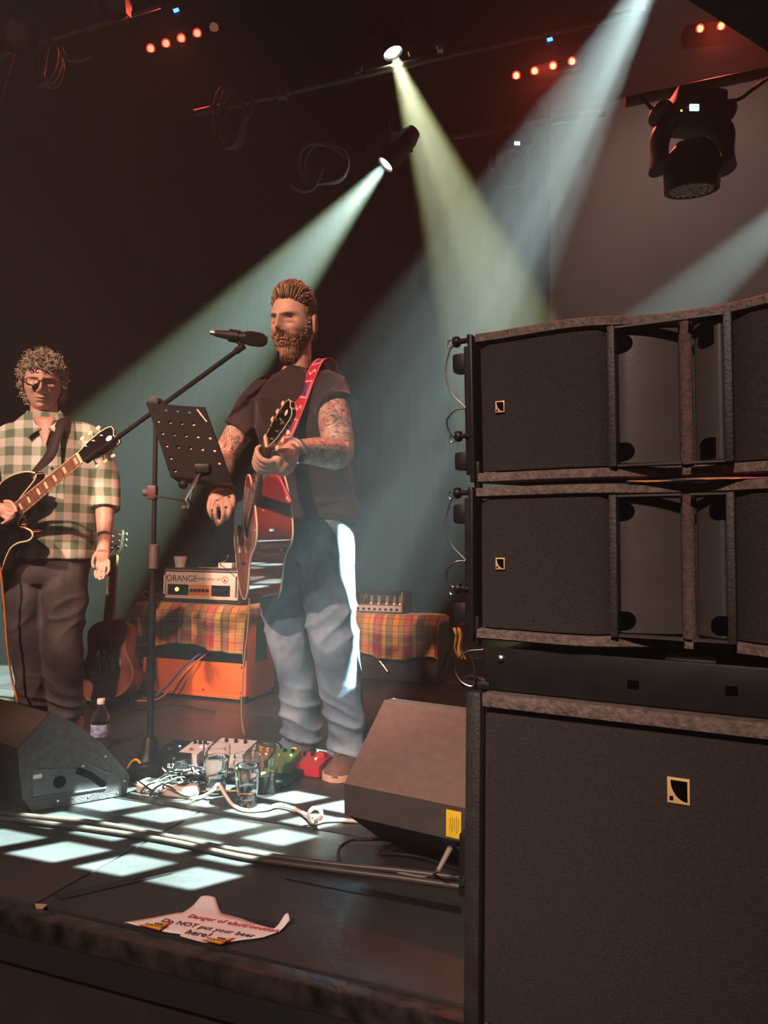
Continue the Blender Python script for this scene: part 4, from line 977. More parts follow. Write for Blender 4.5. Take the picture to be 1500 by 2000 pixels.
m = MB(EM); m.loft([[(a, -w, .018), (a, -w, .024), (a, w, .024), (a, w, .018)] for a, w in ((-.095, .0285), (EJ, .0215))]); fb2 = m.build('fretboard', mat('brown_fretboard', (.22, .10, .055), .45, var=.2), eg, smooth=False)
m = MB(EM)
for s_ in (-1, 1):
    m = MB(EM); m.tube([(-.095, s_ * .0288, .0215), (EJ, s_ * .0218, .0215)], .0024, 6); m.build('neck_binding', CREAM, fb2)
Lsc = EJ + .265
for k in range(1, 22):
    a = EJ - Lsc * (1 - 2 ** (-k / 12))
    if a > -.09: m = MB(EM); m.box((a, 0, .0245), (.0025, .05, .002)); m.build('fret', STEEL, fb2)
    if k in (1, 3, 5, 7, 9, 12, 15, 17): a2 = EJ - Lsc * (1 - 2 ** (-(k - .5) / 12)); m = MB(EM); m.box((a2, 0, .0243), (.012, .026, .0012)); m.build('inlay', IVORY, fb2)
m = MB(EM); m.box((EJ + .003, 0, .022), (.006, .044, .010)); m.build('nut', IVORY, eg)
HE = EM @ Matrix.Translation((EJ + .005, 0, .020)) @ Matrix.Rotation(radians(12), 4, 'Y')
hs2 = [(0, .022), (.02, .026), (.06, .036), (.115, .041), (.150, .040), (.168, .034), (.170, .018), (.158, .0)]
hp_2 = hs2 + [(a, -w) for a, w in hs2[::-1][1:]]
m = MB(HE); m.prism([(a, s, -.014) for a, s in hp_2], (0, 0, .014)); he = m.build('headstock', LACQ, eg, sharp=30)
m = MB(); m.tube([HE @ V3((a, s, -.001)) for a, s in hp_2], .0022, 6, closed=True); m.build('headstock_binding', CREAM, he)
tuners(HE, he, (.040, .078, .116), .039, IVORY, STEEL)
m = MB(HE); m.ell((.138, .0, .001), (.014, .009, .001)); m.build('pearl_inlay', mat('pearl_white', (.85, .82, .75), .3), he)
for a in (-.115, -.225): m = MB(EM); m.box((a, 0, .022), (.036, .085, .014), bev=.003); m.build('pickup', LACQ, eg)
m = MB(EM); m.box((-.285, 0, .024), (.018, .09, .012), bev=.004); m.build('bridge', STEEL, eg)
for a, s_ in ((-.26, .115), (-.33, .125), (-.30, .085), (-.36, .08)): m = MB(EM); m.lathe([(.012, 0), (.011, .012), (.0001, .013)], (a, s_, .016), (0, 0, 1), 12); m.build('control_knob', LACQ, eg)
m = MB(EM); m.lathe([(.012, 0), (.010, .004), (.0001, .005)], (.122, -.072, .016), (0, 0, 1), 14); m.build('strap_button', GOLD, eg)
for k in range(6): m = MB(EM); m.tube([(-.285, -.026 + .0104 * k, .031), (EJ, -.0175 + .007 * k, .0275)], .0007, 4); m.build('string', STEEL, eg)
ribbon('strap', [at(128, 812, Y2 - .02), at(122, 822, Y2 - .105), at(108, 858, Y2 - .165), at(96, 892, Y2 - .21), EM @ V3((.122, -.072, .022))], [ZU, V3((0, -.7, .7)), V3((0, -1, .2)), V3((0, -1, .1)), EN_], .046, .003, mat('black_strap_webbing', (.016, .010, .012), .7, bump=.2), eg, label='plain black strap')
cable('guitar_lead', [at(-12, 1082, 2.9), at(0, 1110, 2.9), at(8, 1180, 2.92), at(14, 1260, 2.94), at(24, 1330, 2.98), at(38, 1378, 3.0), fl(52, 1400, .006), fl(60, 1412, .006)], .0042, ORC, 'bright orange guitar lead hanging beside the leg of the grey-haired guitarist')

# ---- small guitar on a stand at the back
g3b, g3n = at(205, 1300, 3.70), at(222, 1085, 3.90)
A3 = (g3n - g3b).normalized(); N3 = V3((-.25, -.95, .2)); N3 = (N3 - A3 * N3.dot(A3)).normalized(); S3_ = A3.cross(N3).normalized()
L3 = (g3n - g3b).length
M3 = frame(g3b - A3 * .17, A3, S3_, N3)
og = thing('acoustic_guitar', 'worn acoustic guitar covered in stickers standing on a stand behind the guitarist', 'guitar', M3 @ V3((0, 0, -.05)))
sc3 = .80
p3 = [(a * sc3, s * sc3) for a, s in acpts]
SUNB = mat('worn_sunburst_top', (.24, .075, .055), .4, var=.6, vs=9)
m = MB(); bodyrim(m, M3, p3, -.09, 0); m.build('body', SUNB, og, sharp=50)
m = MB(); binding(m, M3, p3, -.001, .003); m.build('binding', mat('aged_binding', (.35, .24, .18), .5), og)
NE = L3 + .17
m = MB(M3); m.loft([[(a, -w, -.014), (a, -w, .007), (a, w, .007), (a, w, -.014)] for a, w in ((.30, .028), (NE, .022))]); nk3 = m.build('neck', mat('pale_brown_neck', (.24, .14, .10), .5, var=.3, vs=30), og, smooth=False)
for k in range(1, 15): a = NE - .58 * (1 - 2 ** (-k / 12)); m = MB(M3); m.box((a, 0, .0075), (.002, .046, .002)); m.build('fret', STEEL, nk3)
m = MB(M3); m.prism([(NE, .022, -.02), (NE + .04, .032, -.025), (NE + .15, .034, -.03), (NE + .165, .0, -.03), (NE + .15, -.034, -.03), (NE + .04, -.032, -.025), (NE, -.022, -.02)], N3 * 0 + V3((0, 0, .016))); h3 = m.build('headstock', mat('dark_headstock', (.03, .02, .02), .4), og, smooth=False)
tuners(M3 @ Matrix.Translation((NE, 0, -.010)), h3, (.05, .085, .12), .034, STEEL, STEEL)
for a, s_, w, h, c in ((.235, .06, .055, .05, (.07, .06, .06)), (.165, .05, .085, .055, (.35, .30, .28)), (.12, -.05, .06, .06, (.30, .08, .10))):
    m = MB(M3); m.box((a, s_, .0012), (h, w, .0012), bev=.0004); st3 = m.build('sticker', mat('sticker_print', c, .5, var=.7, vs=70), og)
m = MB(M3); m.prism([(.26 + .04 * cos(a), .04 * sin(a), .0003) for a in [2 * pi * k / 20 for k in range(20)]], (0, 0, .0005)); m.build('sound_hole', BLACKHOLE, og, smooth=False)
gs = thing('guitar_stand', 'black folding stand holding the stickered acoustic guitar', 'guitar stand', fl(205, 1350))
c0 = at(203, 1258, 3.60)
m = MB(); m.box(c0, (.07, .05, .05), bev=.008); m.build('yoke', BLK, gs)
for px, py in ((160, 1345), (236, 1362)):
    f_ = fl(px, py); m = MB(); m.tube([c0, f_ + V3((0, 0, .012))], .010, 10); lg = m.build('leg', mat('grey_stand_tube', (.10, .09, .09), .35, .6), gs)
    m = MB(); m.ell(f_ + V3((0, 0, .014)), (.018, .018, .014)); m.build('rubber_foot', RUB, lg)
f_ = fl(205, 1342) + V3((0, .12, 0)); m = MB(); m.tube([c0, f_ + V3((0, 0, .01))], .010, 10); m.build('leg', BLKM, gs)
m = MB(); m.box(c0.lerp(fl(160, 1345), .42) + V3((0, -.012, 0)), (.018, .01, .022), bev=.003); m.build('orange_clip', ORC, gs)
for s_ in (-1, 1): m = MB(); q = M3 @ V3((-.006, s_ * .08, -.04)); m.tube([q + N3 * .08, q - N3 * .08, c0 + V3((s_ * .03, .03, -.02))], .008, 8); m.build('support_arm', BLKM, gs)
# ------------------------------------------------------------------ microphone stand, music stand, microphone
MSX = fl(291, 1497)
ms = thing('microphone_stand', 'black boom microphone stand with round weighted base in front of the singer', 'microphone stand', MSX)
mtop = at(305, 790, MSX.y)
m = MB(); m.lathe([(.001, 0), (.060, 0), (.060, .012), (.052, .022), (.034, .055), (.026, .095), (.020, .105), (.001, .106)], MSX, ZU, 28); m.build('base', BLKM, ms)
m = MB(); m.tube([MSX + ZU * .10, at(300, 1075, MSX.y)], .0125, 14); m.build('pole', BLKM, ms)
m = MB(); m.tube([at(300, 1075, MSX.y), mtop], .0085, 12); m.build('upper_pole', BLKM, ms)
GRIP = mat('grey_clutch_grip', (.075, .055, .05), .6, bump=.2)
m = MB(); m.lathe([(.011, 0), (.0175, .003), (.0175, .088), (.011, .092)], at(300, 1112, MSX.y), ZU, 18); m.build('clutch', GRIP, ms)
bA, bB = at(172, 897, MSX.y + .05), at(474, 677, 2.46)
m = MB(); m.tube([bA, bB], .0085, 12); m.build('boom', BLKM, ms)
bd_ = (bB - bA).normalized()
m = MB(); m.tube([bB - bd_ * .03, bB + bd_ * .006], .0115, 12); m.build('boom_end', BLKM, ms)
m = MB(); m.tube([mtop - ZU * .02, mtop + ZU * .012], .016, 14); m.ell(mtop + V3((0, -.006, .004)), (.032, .022, .020)); m.lathe([(.001, 0), (.019, .0), (.019, .02), (.001, .022)], mtop + V3((0, -.02, .004)), (0, -1, 0), 16); m.build('boom_joint', BLK, ms)
m = MB(); m.tube([bA - bd_ * .01, bA + bd_ * .06], .013, 12); m.build('counterweight', BLK, ms)
mic = thing('microphone', 'black handheld vocal microphone clipped to the boom, pointing at the singer', 'microphone', at(470, 660, 2.46))
a_, b_ = at(420, 651, 2.48), at(529, 667, 2.455); md_ = (b_ - a_).normalized()
m = MB(); m.lathe([(.001, 0), (.011, .001), (.012, .012), (.0145, .035), (.0175, .09), (.0205, .105), (.0205, .115), (.001, .116)], a_, md_, 20); m.build('handle', BLK, mic)
m = MB(); m.lathe([(.0205, .114), (.0245, .122), (.026, .135), (.0255, .160), (.022, .178), (.013, .190), (.001, .193)], a_, md_, 20); m.build('grille', mat('black_mesh_grille', (.02, .018, .018), .4, .5, bump=1., bs=900), mic)
m = MB(); m.lathe([(.0215, .112), (.0235, .114), (.0235, .118), (.0215, .120)], a_, md_, 20, cap=False); m.build('ring', BLKM, mic)
m = MB(); m.lathe([(.001, -.016), (.008, -.016), (.009, .002), (.001, .003)], a_, md_, 12); m.build('plug', STEEL, mic)
m = MB(); m.tube([a_ + md_ * .055, a_ + md_ * .092], .0225, 16); m.tube([a_ + md_ * .078 - ZU * .015, bB + bd_ * .002], .007, 10); m.build('clip', BLK, ms)
# music stand desk on an arm
MU = thing('music_stand', 'black perforated music desk clamped to the microphone stand', 'music stand', at(366, 980, 2.44))
q0, q1, q3 = at(287, 787, 2.47), at(400, 797, 2.42), at(335, 931, 2.38)
ex = (q1 - q0); WX = ex.length; ex.normalize(); ez = (q3 - q0); ez = (ez - ex * ez.dot(ex) * .0); HZ = ez.length; ez.normalize(); eyn = ex.cross(ez).normalized()
def dk(u, v, n=0.): return q0 + ex * (u * WX) + ez * (v * HZ) + eyn * n
NXC, NYR = 5, 6
m = MB(); plate = []
TH = .0018
holes = set((i, j) for i in range(NXC) for j in range(NYR)) - {(4, 0), (4, 1), (3, 4), (2, 4), (2, 5), (3, 5), (1, 4), (1, 5), (4, 5)}
for i in range(NXC):
    for j in range(NYR):
        u0_, u1_, v0_, v1_ = i / NXC, (i + 1) / NXC, j / NYR, (j + 1) / NYR; uc, vc2 = (u0_ + u1_) / 2, (v0_ + v1_) / 2
        if (i, j) not in holes:
            for n_ in (-TH, TH): m.add([dk(u0_, v0_, n_), dk(u1_, v0_, n_), dk(u1_, v1_, n_), dk(u0_, v1_, n_)], [(0, 1, 2, 3)])
            continue
        rr_ = .0062; sq = []; ci = []
        for k in range(16):
            a = 2 * pi * k / 16 + pi / 4; ca, sa = cos(a), sin(a); mx_ = max(abs(ca), abs(sa)); sq.append((uc + (u1_ - u0_) / 2 * ca / mx_, vc2 + (v1_ - v0_) / 2 * sa / mx_)); ci.append((uc + rr_ / WX * ca, vc2 + rr_ / HZ * sa))
        for n_ in (-TH, TH): m.add([dk(*p, n_) for p in sq] + [dk(*p, n_) for p in ci], [(k, (k + 1) % 16, 16 + (k + 1) % 16, 16 + k) for k in range(16)])
        m.add([dk(*p, -TH) for p in ci] + [dk(*p, TH) for p in ci], [(k, (k + 1) % 16, 16 + (k + 1) % 16, 16 + k) for k in range(16)])
DESK = mat('matt_black_desk', (.005, .0045, .0045), .65, spec=.15)
dp = m.build('desk', DESK, MU, smooth=False)
m = MB(); m.tube([dk(0, 0), dk(1, 0), dk(1, 1), dk(0, 1)], .0032, 8, closed=True); m.build('rim', BLKM, dp)
ledge_n = eyn if eyn.y > 0 else -eyn
m = MB(); m.box((dk(.5, 1.0) + ledge_n * .025), (WX, .05, .004), R=frame((0, 0, 0), ex, ledge_n, ex.cross(ledge_n)).to_3x3()); m.build('ledge', BLKM, MU)
m = MB(); m.tube([dk(.86, .04, -.003), dk(.95, .20, -.003)], .0035, 6); m.build('retainer_wire', STEEL, MU)
hb_ = dk(.60, .86) - ledge_n * .012
m = MB(); m.box(hb_, (.05, .022, .03), bev=.005); m.build('tilt_bracket', BLKM, MU)
m = MB(); m.tube([hb_, at(362, 975, 2.36), at(372, 985, 2.40)], .006, 10); m.tube([hb_ + V3((.01, 0, 0)), at(377, 940, 2.37), at(366, 992, 2.41)], .004, 8); m.build('support_arm', STEEL, MU)
m = MB(); m.ell(at(358, 946, 2.35), (.016, .014, .016)); m.build('wing_knob', BLK, MU)
m = MB(); m.ell(at(360, 992, 2.41), (.012, .012, .010)); m.build('arm_end', GRIP, MU)
m = MB(); m.tube([at(370, 980, 2.42), at(297, 968, MSX.y)], .0035, 8); m.build('cross_rod', STEEL, MU)
m = MB(); m.box(at(298, 962, MSX.y), (.032, .034, .05), bev=.004); m.build('clamp', mat('dark_red_clamp', (.06, .02, .018), .5), MU)
m = MB(); m.lathe([(.012, 0), (.014, .01), (.014, .02), (.010, .028), (.001, .028)], at(293, 962, MSX.y), (-1, -.1, 0), 14); m.build('clamp_knob', GRIP, MU)
m = MB(); m.grid(lambda i, j: dk(.04 + .92 * i, .10 + .88 * j) + ledge_n * (.006 + .003 * sin(i * 5)), 6, 6); m.build('song_sheet', mat('cream_paper', (.75, .55, .36), .8), label='cream song sheets resting on the far side of the perforated desk', cat='paper', solid=.001, sharp=0)

# ------------------------------------------------------------------ stage monitors
MONG = mat('brown_dusty_grille', (.10, .062, .048), .8, var=.25, vs=300, bump=.6, bs=500); MONC = mat('monitor_textured_paint', (.040, .036, .036), .5, var=.4, vs=60, bump=.8, bs=220); MONF = mat('monitor_handle_panel', (.055, .055, .058), .4, var=.25, vs=30, bump=.3)
W0 = fl(60, 1588); W1 = fl(238, 1556); wv_ = (W1 - W0).normalized(); wn_ = V3((wv_.y, -wv_.x, 0)); wu = -wn_
wu = (-UD + wu).normalized() if (-UD).dot(wu) > 0 else -UD
side = [(62, 1588), (238, 1557), (247, 1548), (254, 1518), (249, 1508), (201, 1454), (150, 1415), (120, 1398), (108, 1394), (98, 1396), (84, 1410), (55, 1440), (36, 1462), (34, 1470), (44, 1560)]
sp3 = [onpl(x, y, W0, wn_) for x, y in side]
for p in sp3: p.z = max(p.z, .004)
wl = thing('wedge_monitor', 'black wedge monitor at the stage front, its side half lit by a projected beam', 'stage monitor', W0.lerp(W1, .5) + wu * .2, 'floor wedge monitors')
WX_ = .42
m = MB(); m.prism(sp3, wu * WX_); m.build('cabinet', MONC, wl, sharp=25)
pl = lambda x, y, o=.0: onpl(x, y, W0, wn_) + wn_ * o
m = MB(); m.add([pl(98, 1396, 0) + ZU * .002 + wu * q for q in (.006, WX_ - .006)] + [pl(35, 1464, 0) + ZU * .003 + wn_ * -.0 + wu * q for q in (WX_ - .006, .006)], [(0, 1, 2, 3)]); m.build('top_grille', MONG, wl, solid=.006)
panel = [(64, 1503), (140, 1500), (165, 1509), (207, 1530), (207, 1539), (150, 1548), (64, 1560)]
m = MB(); m.prism([pl(x, y, -.004) for x, y in panel], wn_ * .0055); pn = m.build('recess_panel', MONF, wl, smooth=False)
m = MB(); m.tube([pl(150, 1504, .001), pl(175, 1514, .001), pl(205, 1534, .001)], .010, 10, flat=.35, up=wn_); m.build('handle_slot', BLACKHOLE, pn)
m = MB(); m.tube([pl(64, 1559, .003), pl(140, 1548, .003), pl(207, 1538, .003)], .0035, 8); m.build('lower_rib', MONF, pn)
m = MB(); m.lathe([(.001, .0), (.018, 0), (.018, .003), (.001, .003)], pl(116, 1527, .0005), wn_, 20); m.build('pole_hole', BLACKHOLE, pn)
m = MB(); m.tube([pl(188, 1472, .002), pl(205, 1492, .002), pl(217, 1504, .002), pl(216, 1510, .002), pl(206, 1508, .002), pl(166, 1489, .002)], .0022, 6); m.build('moulded_ridge', MONF, wl)
for x, y in ((162, 1496), (206, 1477), (243, 1525), (230, 1548), (173, 1556), (113, 1564)):
    m = MB(); m.lathe([(.001, 0), (.004, 0), (.003, .0025), (.001, .0025)], pl(x, y, .0), wn_, 8); m.build('screw', STEEL, wl)
m = MB(); c = pl(73, 1516, .003); m.box(c, (.024, .001, .012), R=frame((0, 0, 0), wv_, wn_, ZU).to_3x3()); m.build('label_plate', mat('pale_label', (.55, .55, .48), .5), wl)
m = MB()
for q in (.05, WX_ - .05):
    m = MB(); m.box(W0.lerp(W1, .12) + wu * q + ZU * .002, (.03, .03, .004)); m.build('rubber_foot', RUB, wl)
    m = MB(); m.box(W0.lerp(W1, .88) + wu * q + ZU * .002, (.03, .03, .004)); m.build('rubber_foot', RUB, wl)
# right monitor seen from behind
MTAN = mat('taupe_scuffed_paint', (.16, .105, .085), .55, var=.12, vs=40, bump=.25, bs=300); MDK = mat('charcoal_band_paint', (.055, .043, .040), .55, var=.15, bump=.2)
RA, RB, RC, RD = at(750, 1368, 2.02), at(672, 1531, 1.76), at(673, 1591, 1.755), fl(745, 1652)
rdir = (at(905, 1391, 1.90) - RA); rdir.z = 0; rdir.normalize()
RW = .40
wr_ = thing('wedge_monitor', 'taupe wedge monitor seen from behind beside the speaker stack, with a yellow sticker', 'stage monitor', RD + rdir * .26, 'floor wedge monitors')
RE = RA + V3((rdir.y * -1, rdir.x, 0)) * .055 + ZU * -.004        # top edge depth
back = V3((-rdir.y, rdir.x, 0))
RD.z = .012
RF = RD + back * .30; RG = RE + back * .16; RG.z = .10
prof = [RA, RB, RC, RD, RF, RG, RE]
m = MB(); m.prism([p + back * .006 for p in prof], rdir * RW); m.build('cabinet', MDK, wr_, smooth=False)
m = MB(); nq = (RB - RA).cross(rdir).normalized(); m.prism([RA, RB, RB + back * .006 + ZU * -.001, RA + back * .006], rdir * RW); m.build('back_panel', MTAN, wr_, smooth=False)
m = MB(); m.prism([RA + ZU * .001, RE + ZU * .001, RE - ZU * .004, RA - ZU * .004], rdir * RW); m.build('grille_edge', mat('painted_teal_lit_grille', (.16, .17, .15), .6, var=.4, vs=200, bump=.8), wr_, smooth=False)  # greenish beam light on the top edge is put into this colour
m = MB(); m.prism([RB + V3((0, -.002, .001)), RC + V3((0, -.002, 0)), RC + back * .005, RB + back * .005], rdir * RW); bd2 = m.build('lower_band', MDK, wr_, smooth=False)
yl = mat('yellow_sticker', (.80, .50, .02), .5)
_tt = min((k * .002 for k in range(260)), key=lambda t: abs((lambda d: 750 + F * d.dot(_r) / d.dot(_f))(RB.lerp(RC, .52) + rdir * t - CP) - 885))
sc0 = RB.lerp(RC, .52) + rdir * _tt + V3((0, -.004, 0)); SR = frame((0, 0, 0), rdir, back, ZU).to_3x3()
m = MB(); m.box(sc0, (.036, .002, .058), R=SR, bev=.0005); sk = m.build('sticker', yl, wr_, label='yellow warning sticker')
for k in range(5):
    m = MB(); m.box(sc0 - back * .0012 + rdir * (.012 - .005 * k) , (.0012, .001, .036 if k % 2 else .026), R=SR); m.build('print_line', mat('sticker_ink', (.25, .13, .02), .6), sk)
for q in (.03, .18, .33):
    m = MB(); a0 = RC + rdir * q + back * .06 - ZU * .02; m.tube([a0, RD + rdir * q + back * .03 + ZU * .01], .006, 8); m.build('recess_bar', STEEL, wr_)
m = MB(); m.box(RD + rdir * .05 + ZU * .02, (.03, .03, .02), R=SR, bev=.004); m.build('socket', mat('brass_socket', (.35, .24, .10), .4, .8), wr_)
cable('speaker_cable', [RD + rdir * .04 + V3((0, -.01, .02)), fl(722, 1640, .012), fl(690, 1640, .008), fl(664, 1655, .006), fl(662, 1680, .006), fl(674, 1692, .006)], .0042, RUB, 'black speaker cable looping out from under the taupe wedge monitor')
cable('speaker_cable', [RD + rdir * .06 + V3((0, -.015, .02)), fl(735, 1665, .02), fl(780, 1668, .008), fl(830, 1676, .006), fl(900, 1700, .006)], .0042, RUB, 'black cable running along the foot of the taupe wedge monitor')
lead = RD + rdir * .27 + V3((0, -.03, .05))
cn = at(868, 1675, 1.66)
m = MB(); m.tube([at(880, 1655, 1.68), at(856, 1700, 1.64)], [.007, .005], 10); m.build('jack_connector', mat('silver_connector', (.6, .5, .45), .35, .6), label='silver cable connector plugged in under the taupe wedge monitor', cat='connector')
cable('signal_cable', [at(856, 1700, 1.64), fl(845, 1708, .008), fl(820, 1712, .005), fl(760, 1700, .005)], .003, GRC, 'thin grey cable leaving the silver connector on the floor')
cable('signal_cable', [at(905, 1668, 1.66), at(895, 1652, 1.66), at(884, 1650, 1.68), at(876, 1662, 1.70)], .0045, BLC, 'blue cable curving behind the edge of the subwoofer')

# ------------------------------------------------------------------ amplifiers at the back
def amp_frame(px, py, rot=0.):
    R_ = Matrix.Rotation(rot, 3, 'Z'); return frame(fl(px, py), R_ @ UD, R_ @ VD, ZU)
ORG = mat('orange_vinyl', (.80, .155, .012), .5, var=.06, bump=.4, bs=400); ORC2 = ORG
AM = amp_frame(262, 1353)
CWD, CHT, CDP = .70, .485, .30
cab = thing('guitar_cabinet', 'orange guitar speaker cabinet standing open-backed under the tartan blanket', 'guitar cabinet', AM @ V3((CWD / 2, CDP / 2, 0)))
m = MB(AM)
for c, d in (((CWD / 2, CDP / 2, CHT - .01), (CWD, CDP, .02)), ((CWD / 2, CDP / 2, .025), (CWD, CDP, .02)), ((.01, CDP / 2, CHT / 2 + .0075), (.02, CDP, CHT - .015)), ((CWD - .01, CDP / 2, CHT / 2 + .0075), (.02, CDP, CHT - .015))):
    m = MB(AM); m.box(c, d, bev=.004); m.build('shell_panel', ORG, cab)
m = MB(AM); m.box((CWD / 2, .010, .115), (CWD - .012, .014, .165), bev=.002); bp_ = m.build('lower_back_panel', ORG, cab)
m = MB(AM); m.box((CWD / 2, .010, CHT - .055), (CWD - .012, .014, .09), bev=.002); m.build('upper_back_panel', ORG, cab)
for x, z in ((.03, .18), (.03, .05), (CWD - .03, .18), (CWD - .03, .05), (CWD / 2 + .09, .05)):
    m = MB(AM); m.lathe([(.006, 0), (.004, .003), (.001, .003)], (x, .003, z), (0, -1, 0), 8); m.build('screw', BLK, bp_)
m = MB(AM); m.box((CWD / 2, CDP - .02, CHT / 2), (CWD - .05, .02, CHT - .06)); m.build('baffle', mat('cabinet_interior', (.02, .012, .008), .9), cab)
m = MB(AM); m.lathe([(.02, 0), (.085, .02), (.10, .09), (.115, .10)], (CWD * .38, CDP * .45, .30), (0, 1, 0), 24); m.build('speaker_driver', BLKM, cab)
m = MB(AM); m.tube([(CWD * .38 + .11 * cos(a), .06, .27 + .11 * sin(a)) for a in [pi * k / 14 for k in range(15)]], .008, 8); m.build('speaker_frame', mat('grey_basket', (.12, .11, .11), .4, .7), cab)
for x in (0, CWD):
    for y in (0, CDP): m = MB(AM); m.box((abs(x - .016), abs(y - .016), .018), (.04, .04, .035), bev=.008); m.build('corner_protector', BLK, cab)
m = MB(AM); m.box((CWD + .001, CDP / 2, .30), (.004, .12, .20), bev=.001); m.build('side_handle', BLACKHOLE, cab)
for k, (x0_, x1_, cm, nm) in enumerate(((.40, .16, GRC, 'dark speaker lead running from the orange cabinet towards the stand'), (.405, .20, BLC, 'blue lead running out of the back of the orange cabinet'), (.44, .24, ORC, 'orange lead running out of the back of the orange cabinet'))):
    P0_ = AM @ V3((x0_, .05, .24)); cable('amp_lead', [P0_, AM @ V3((x0_ - .01, -.015, .215)), AM @ V3((x0_ - .06, -.05, .16)), AM @ V3((x0_ - .14, -.10, .05)), AM @ V3((x1_, -.16, .006)), AM @ V3((x1_ - .20, -.20, .006)), AM @ V3((x1_ - .75, -.22, .006))], .0045, cm, nm)
# blanket over the cabinet
def tartan():
    m = mat('tartan_wool', (.5, .3, .1), .95, bump=.5, bs=300, sheen=.3); nt = m.node_tree; b = nt.nodes['Principled BSDF']; tc = nt.nodes.new('ShaderNodeTexCoord'); s_ = nt.nodes.new('ShaderNodeSeparateXYZ'); nt.links.new(tc.outputs['UV'], s_.inputs[0])
    Y_, Mr, Gr, Or, Ol = (.52, .38, .10), (.36, .015, .06), (.15, .13, .08), (.66, .27, .06), (.28, .22, .08)
    st = [(0, Ol), (.08, Mr), (.22, Y_), (.28, Gr), (.40, Or), (.52, Y_), (.58, Mr), (.74, Y_), (.79, Gr), (.90, Or)]
    st2 = [(0, Y_), (.10, Gr), (.26, Y_), (.32, Mr), (.52, Or), (.56, Y_), (.66, Ol), (.74, Or), (.92, Y_)]
    u = mth(nt, 'FRACT', mth(nt, 'ADD', mth(nt, 'MULTIPLY', s_.outputs[0], 1.75), .88)); v = mth(nt, 'FRACT', mth(nt, 'MULTIPLY', s_.outputs[1], 1.6))
    c = mixc(nt, ramp(nt, u, st), ramp(nt, v, st2), .36)
    def ln(x, per): return mth(nt, 'LESS_THAN', mth(nt, 'ABSOLUTE', mth(nt, 'SUBTRACT', mth(nt, 'FRACT', mth(nt, 'MULTIPLY', x, per)), .5)), .05)
    c = mixc(nt, c, (.06, .025, .02), mth(nt, 'MULTIPLY', mth(nt, 'MAXIMUM', ln(s_.outputs[0], 18), ln(s_.outputs[1], 13)), .7)); nt.links.new(c, b.inputs['Base Color']); return m
TART = tartan()
def blanket(M, W, D, H, drop_f, over, label, sd, sag=.0):
    x0_, x1_ = -over, W + over * .3
    def fn(i, j):
        x = x0_ + (x1_ - x0_) * i; tot = D * .75 + drop_f; s_ = j * tot
        wav = .010 * sin(x * 38 + sd) + .006 * sin(x * 71 + sd * 2)
        edge = drop_f + .018 * sin(x * 11 + sd)
        if s_ < D * .75: y = D * .75 - s_; z = H + .012 + .004 * noise.noise(V3((x * 9, s_ * 9, sd)))
        else:
            t = (s_ - D * .75) / drop_f; y = -.018 - .03 * sm(0, .25, t) - wav * 1.6 * t; z = H + .012 - edge * t - .004 * (1 - t)
        if x < 0: z -= min(.35, -x * 2.2); x = max(x, -.03 + x * .25)
        if x > W: z -= min(.35, (x - W) * 2.5); x = W + .012
        return M @ V3((x, y, z))
    m = MB(); m.grid(fn, 56, 40); return m.build('tartan_blanket', TART, label=label, cat='blanket', solid=.006, sharp=0, group='tartan blankets on the cabinets')
blanket(AM, CWD, CDP, CHT, .222, .10, 'red and yellow tartan blanket draped over the orange cabinet', 1.0)
# amplifier head with cream front
HMx = AM @ Matrix.Translation((.14, .03, CHT + .020)); HWd, HHt, HDp = .50, .185, .22
hd2 = thing('amplifier_head', 'black guitar amplifier head with cream front panel reading ORANGE on the tartan blanket', 'amplifier', HMx @ V3((HWd / 2, HDp / 2, 0)))
TOLX = mat('black_tolex', (.022, .018, .018), .6, var=.2, bump=.6, bs=500); CRM = mat('cream_panel', (.72, .62, .52), .45)
m = MB(HMx); m.box((HWd / 2, HDp / 2, HHt / 2), (HWd, HDp, HHt), bev=.008); m.build('case', TOLX, hd2)
m = MB(HMx); m.box((HWd / 2, -.001, HHt / 2 - .002), (HWd - .04, .006, HHt - .042), bev=.002); fp = m.build('front_panel', CRM, hd2)
FR = HMx.to_3x3() @ Matrix(((1, 0, 0), (0, 0, -1), (0, 1, 0)))
def fpm(x, z, y=-.0045): return Matrix.Translation(HMx @ V3((x, y, z))) @ FR.to_4x4()
INK = mat('panel_ink', (.03, .022, .02), .6)
m = MB(); m.text('ORANGE', .048, fpm(.125, .126), .0004, spacing=1.0); m.build('lettering', INK, fp, smooth=False)
m = MB(); m.text('SUPER CRUSH 100', .019, fpm(.295, .126), .0004); m.build('small_lettering', INK, fp, smooth=False)
m = MB(); m.tube([HMx @ V3((.40 + .018 * cos(a) * (1 + .2 * sin(3 * a)), -.0045, .125 + .016 * sin(a))) for a in [2 * pi * k / 16 for k in range(16)]], .0018, 5, closed=True); m.box(HMx @ V3((.40, -.0045, .122)), (.012, .002, .014)); m.build('crest', mat('dark_red_ink', (.25, .05, .05), .6), fp)
m = MB(HMx); m.box((.105, -.0045, .066), (.135, .003, .058)); m.build('black_strip', LACQ, fp, smooth=False)
m = MB(HMx); m.box((.245, -.0045, .066), (.135, .003, .058)); m.build('orange_strip', mat('orange_strip_paint', (.80, .26, .02), .5), fp, smooth=False)
m = MB(HMx); m.box((.375, -.0045, .066), (.115, .003, .058)); m.build('black_strip', LACQ, fp, smooth=False)
for x in (.06, .13, .155, .195, .220, .245, .270, .295, .345, .375, .405):
    m = MB(HMx); m.lathe([(.0085, 0), (.0085, .010), (.006, .013), (.001, .013)], (x, -.006, .066), (0, -1, 0), 10); m.build('control_knob', BLK if .18 < x < .31 else BLKM, hd2)
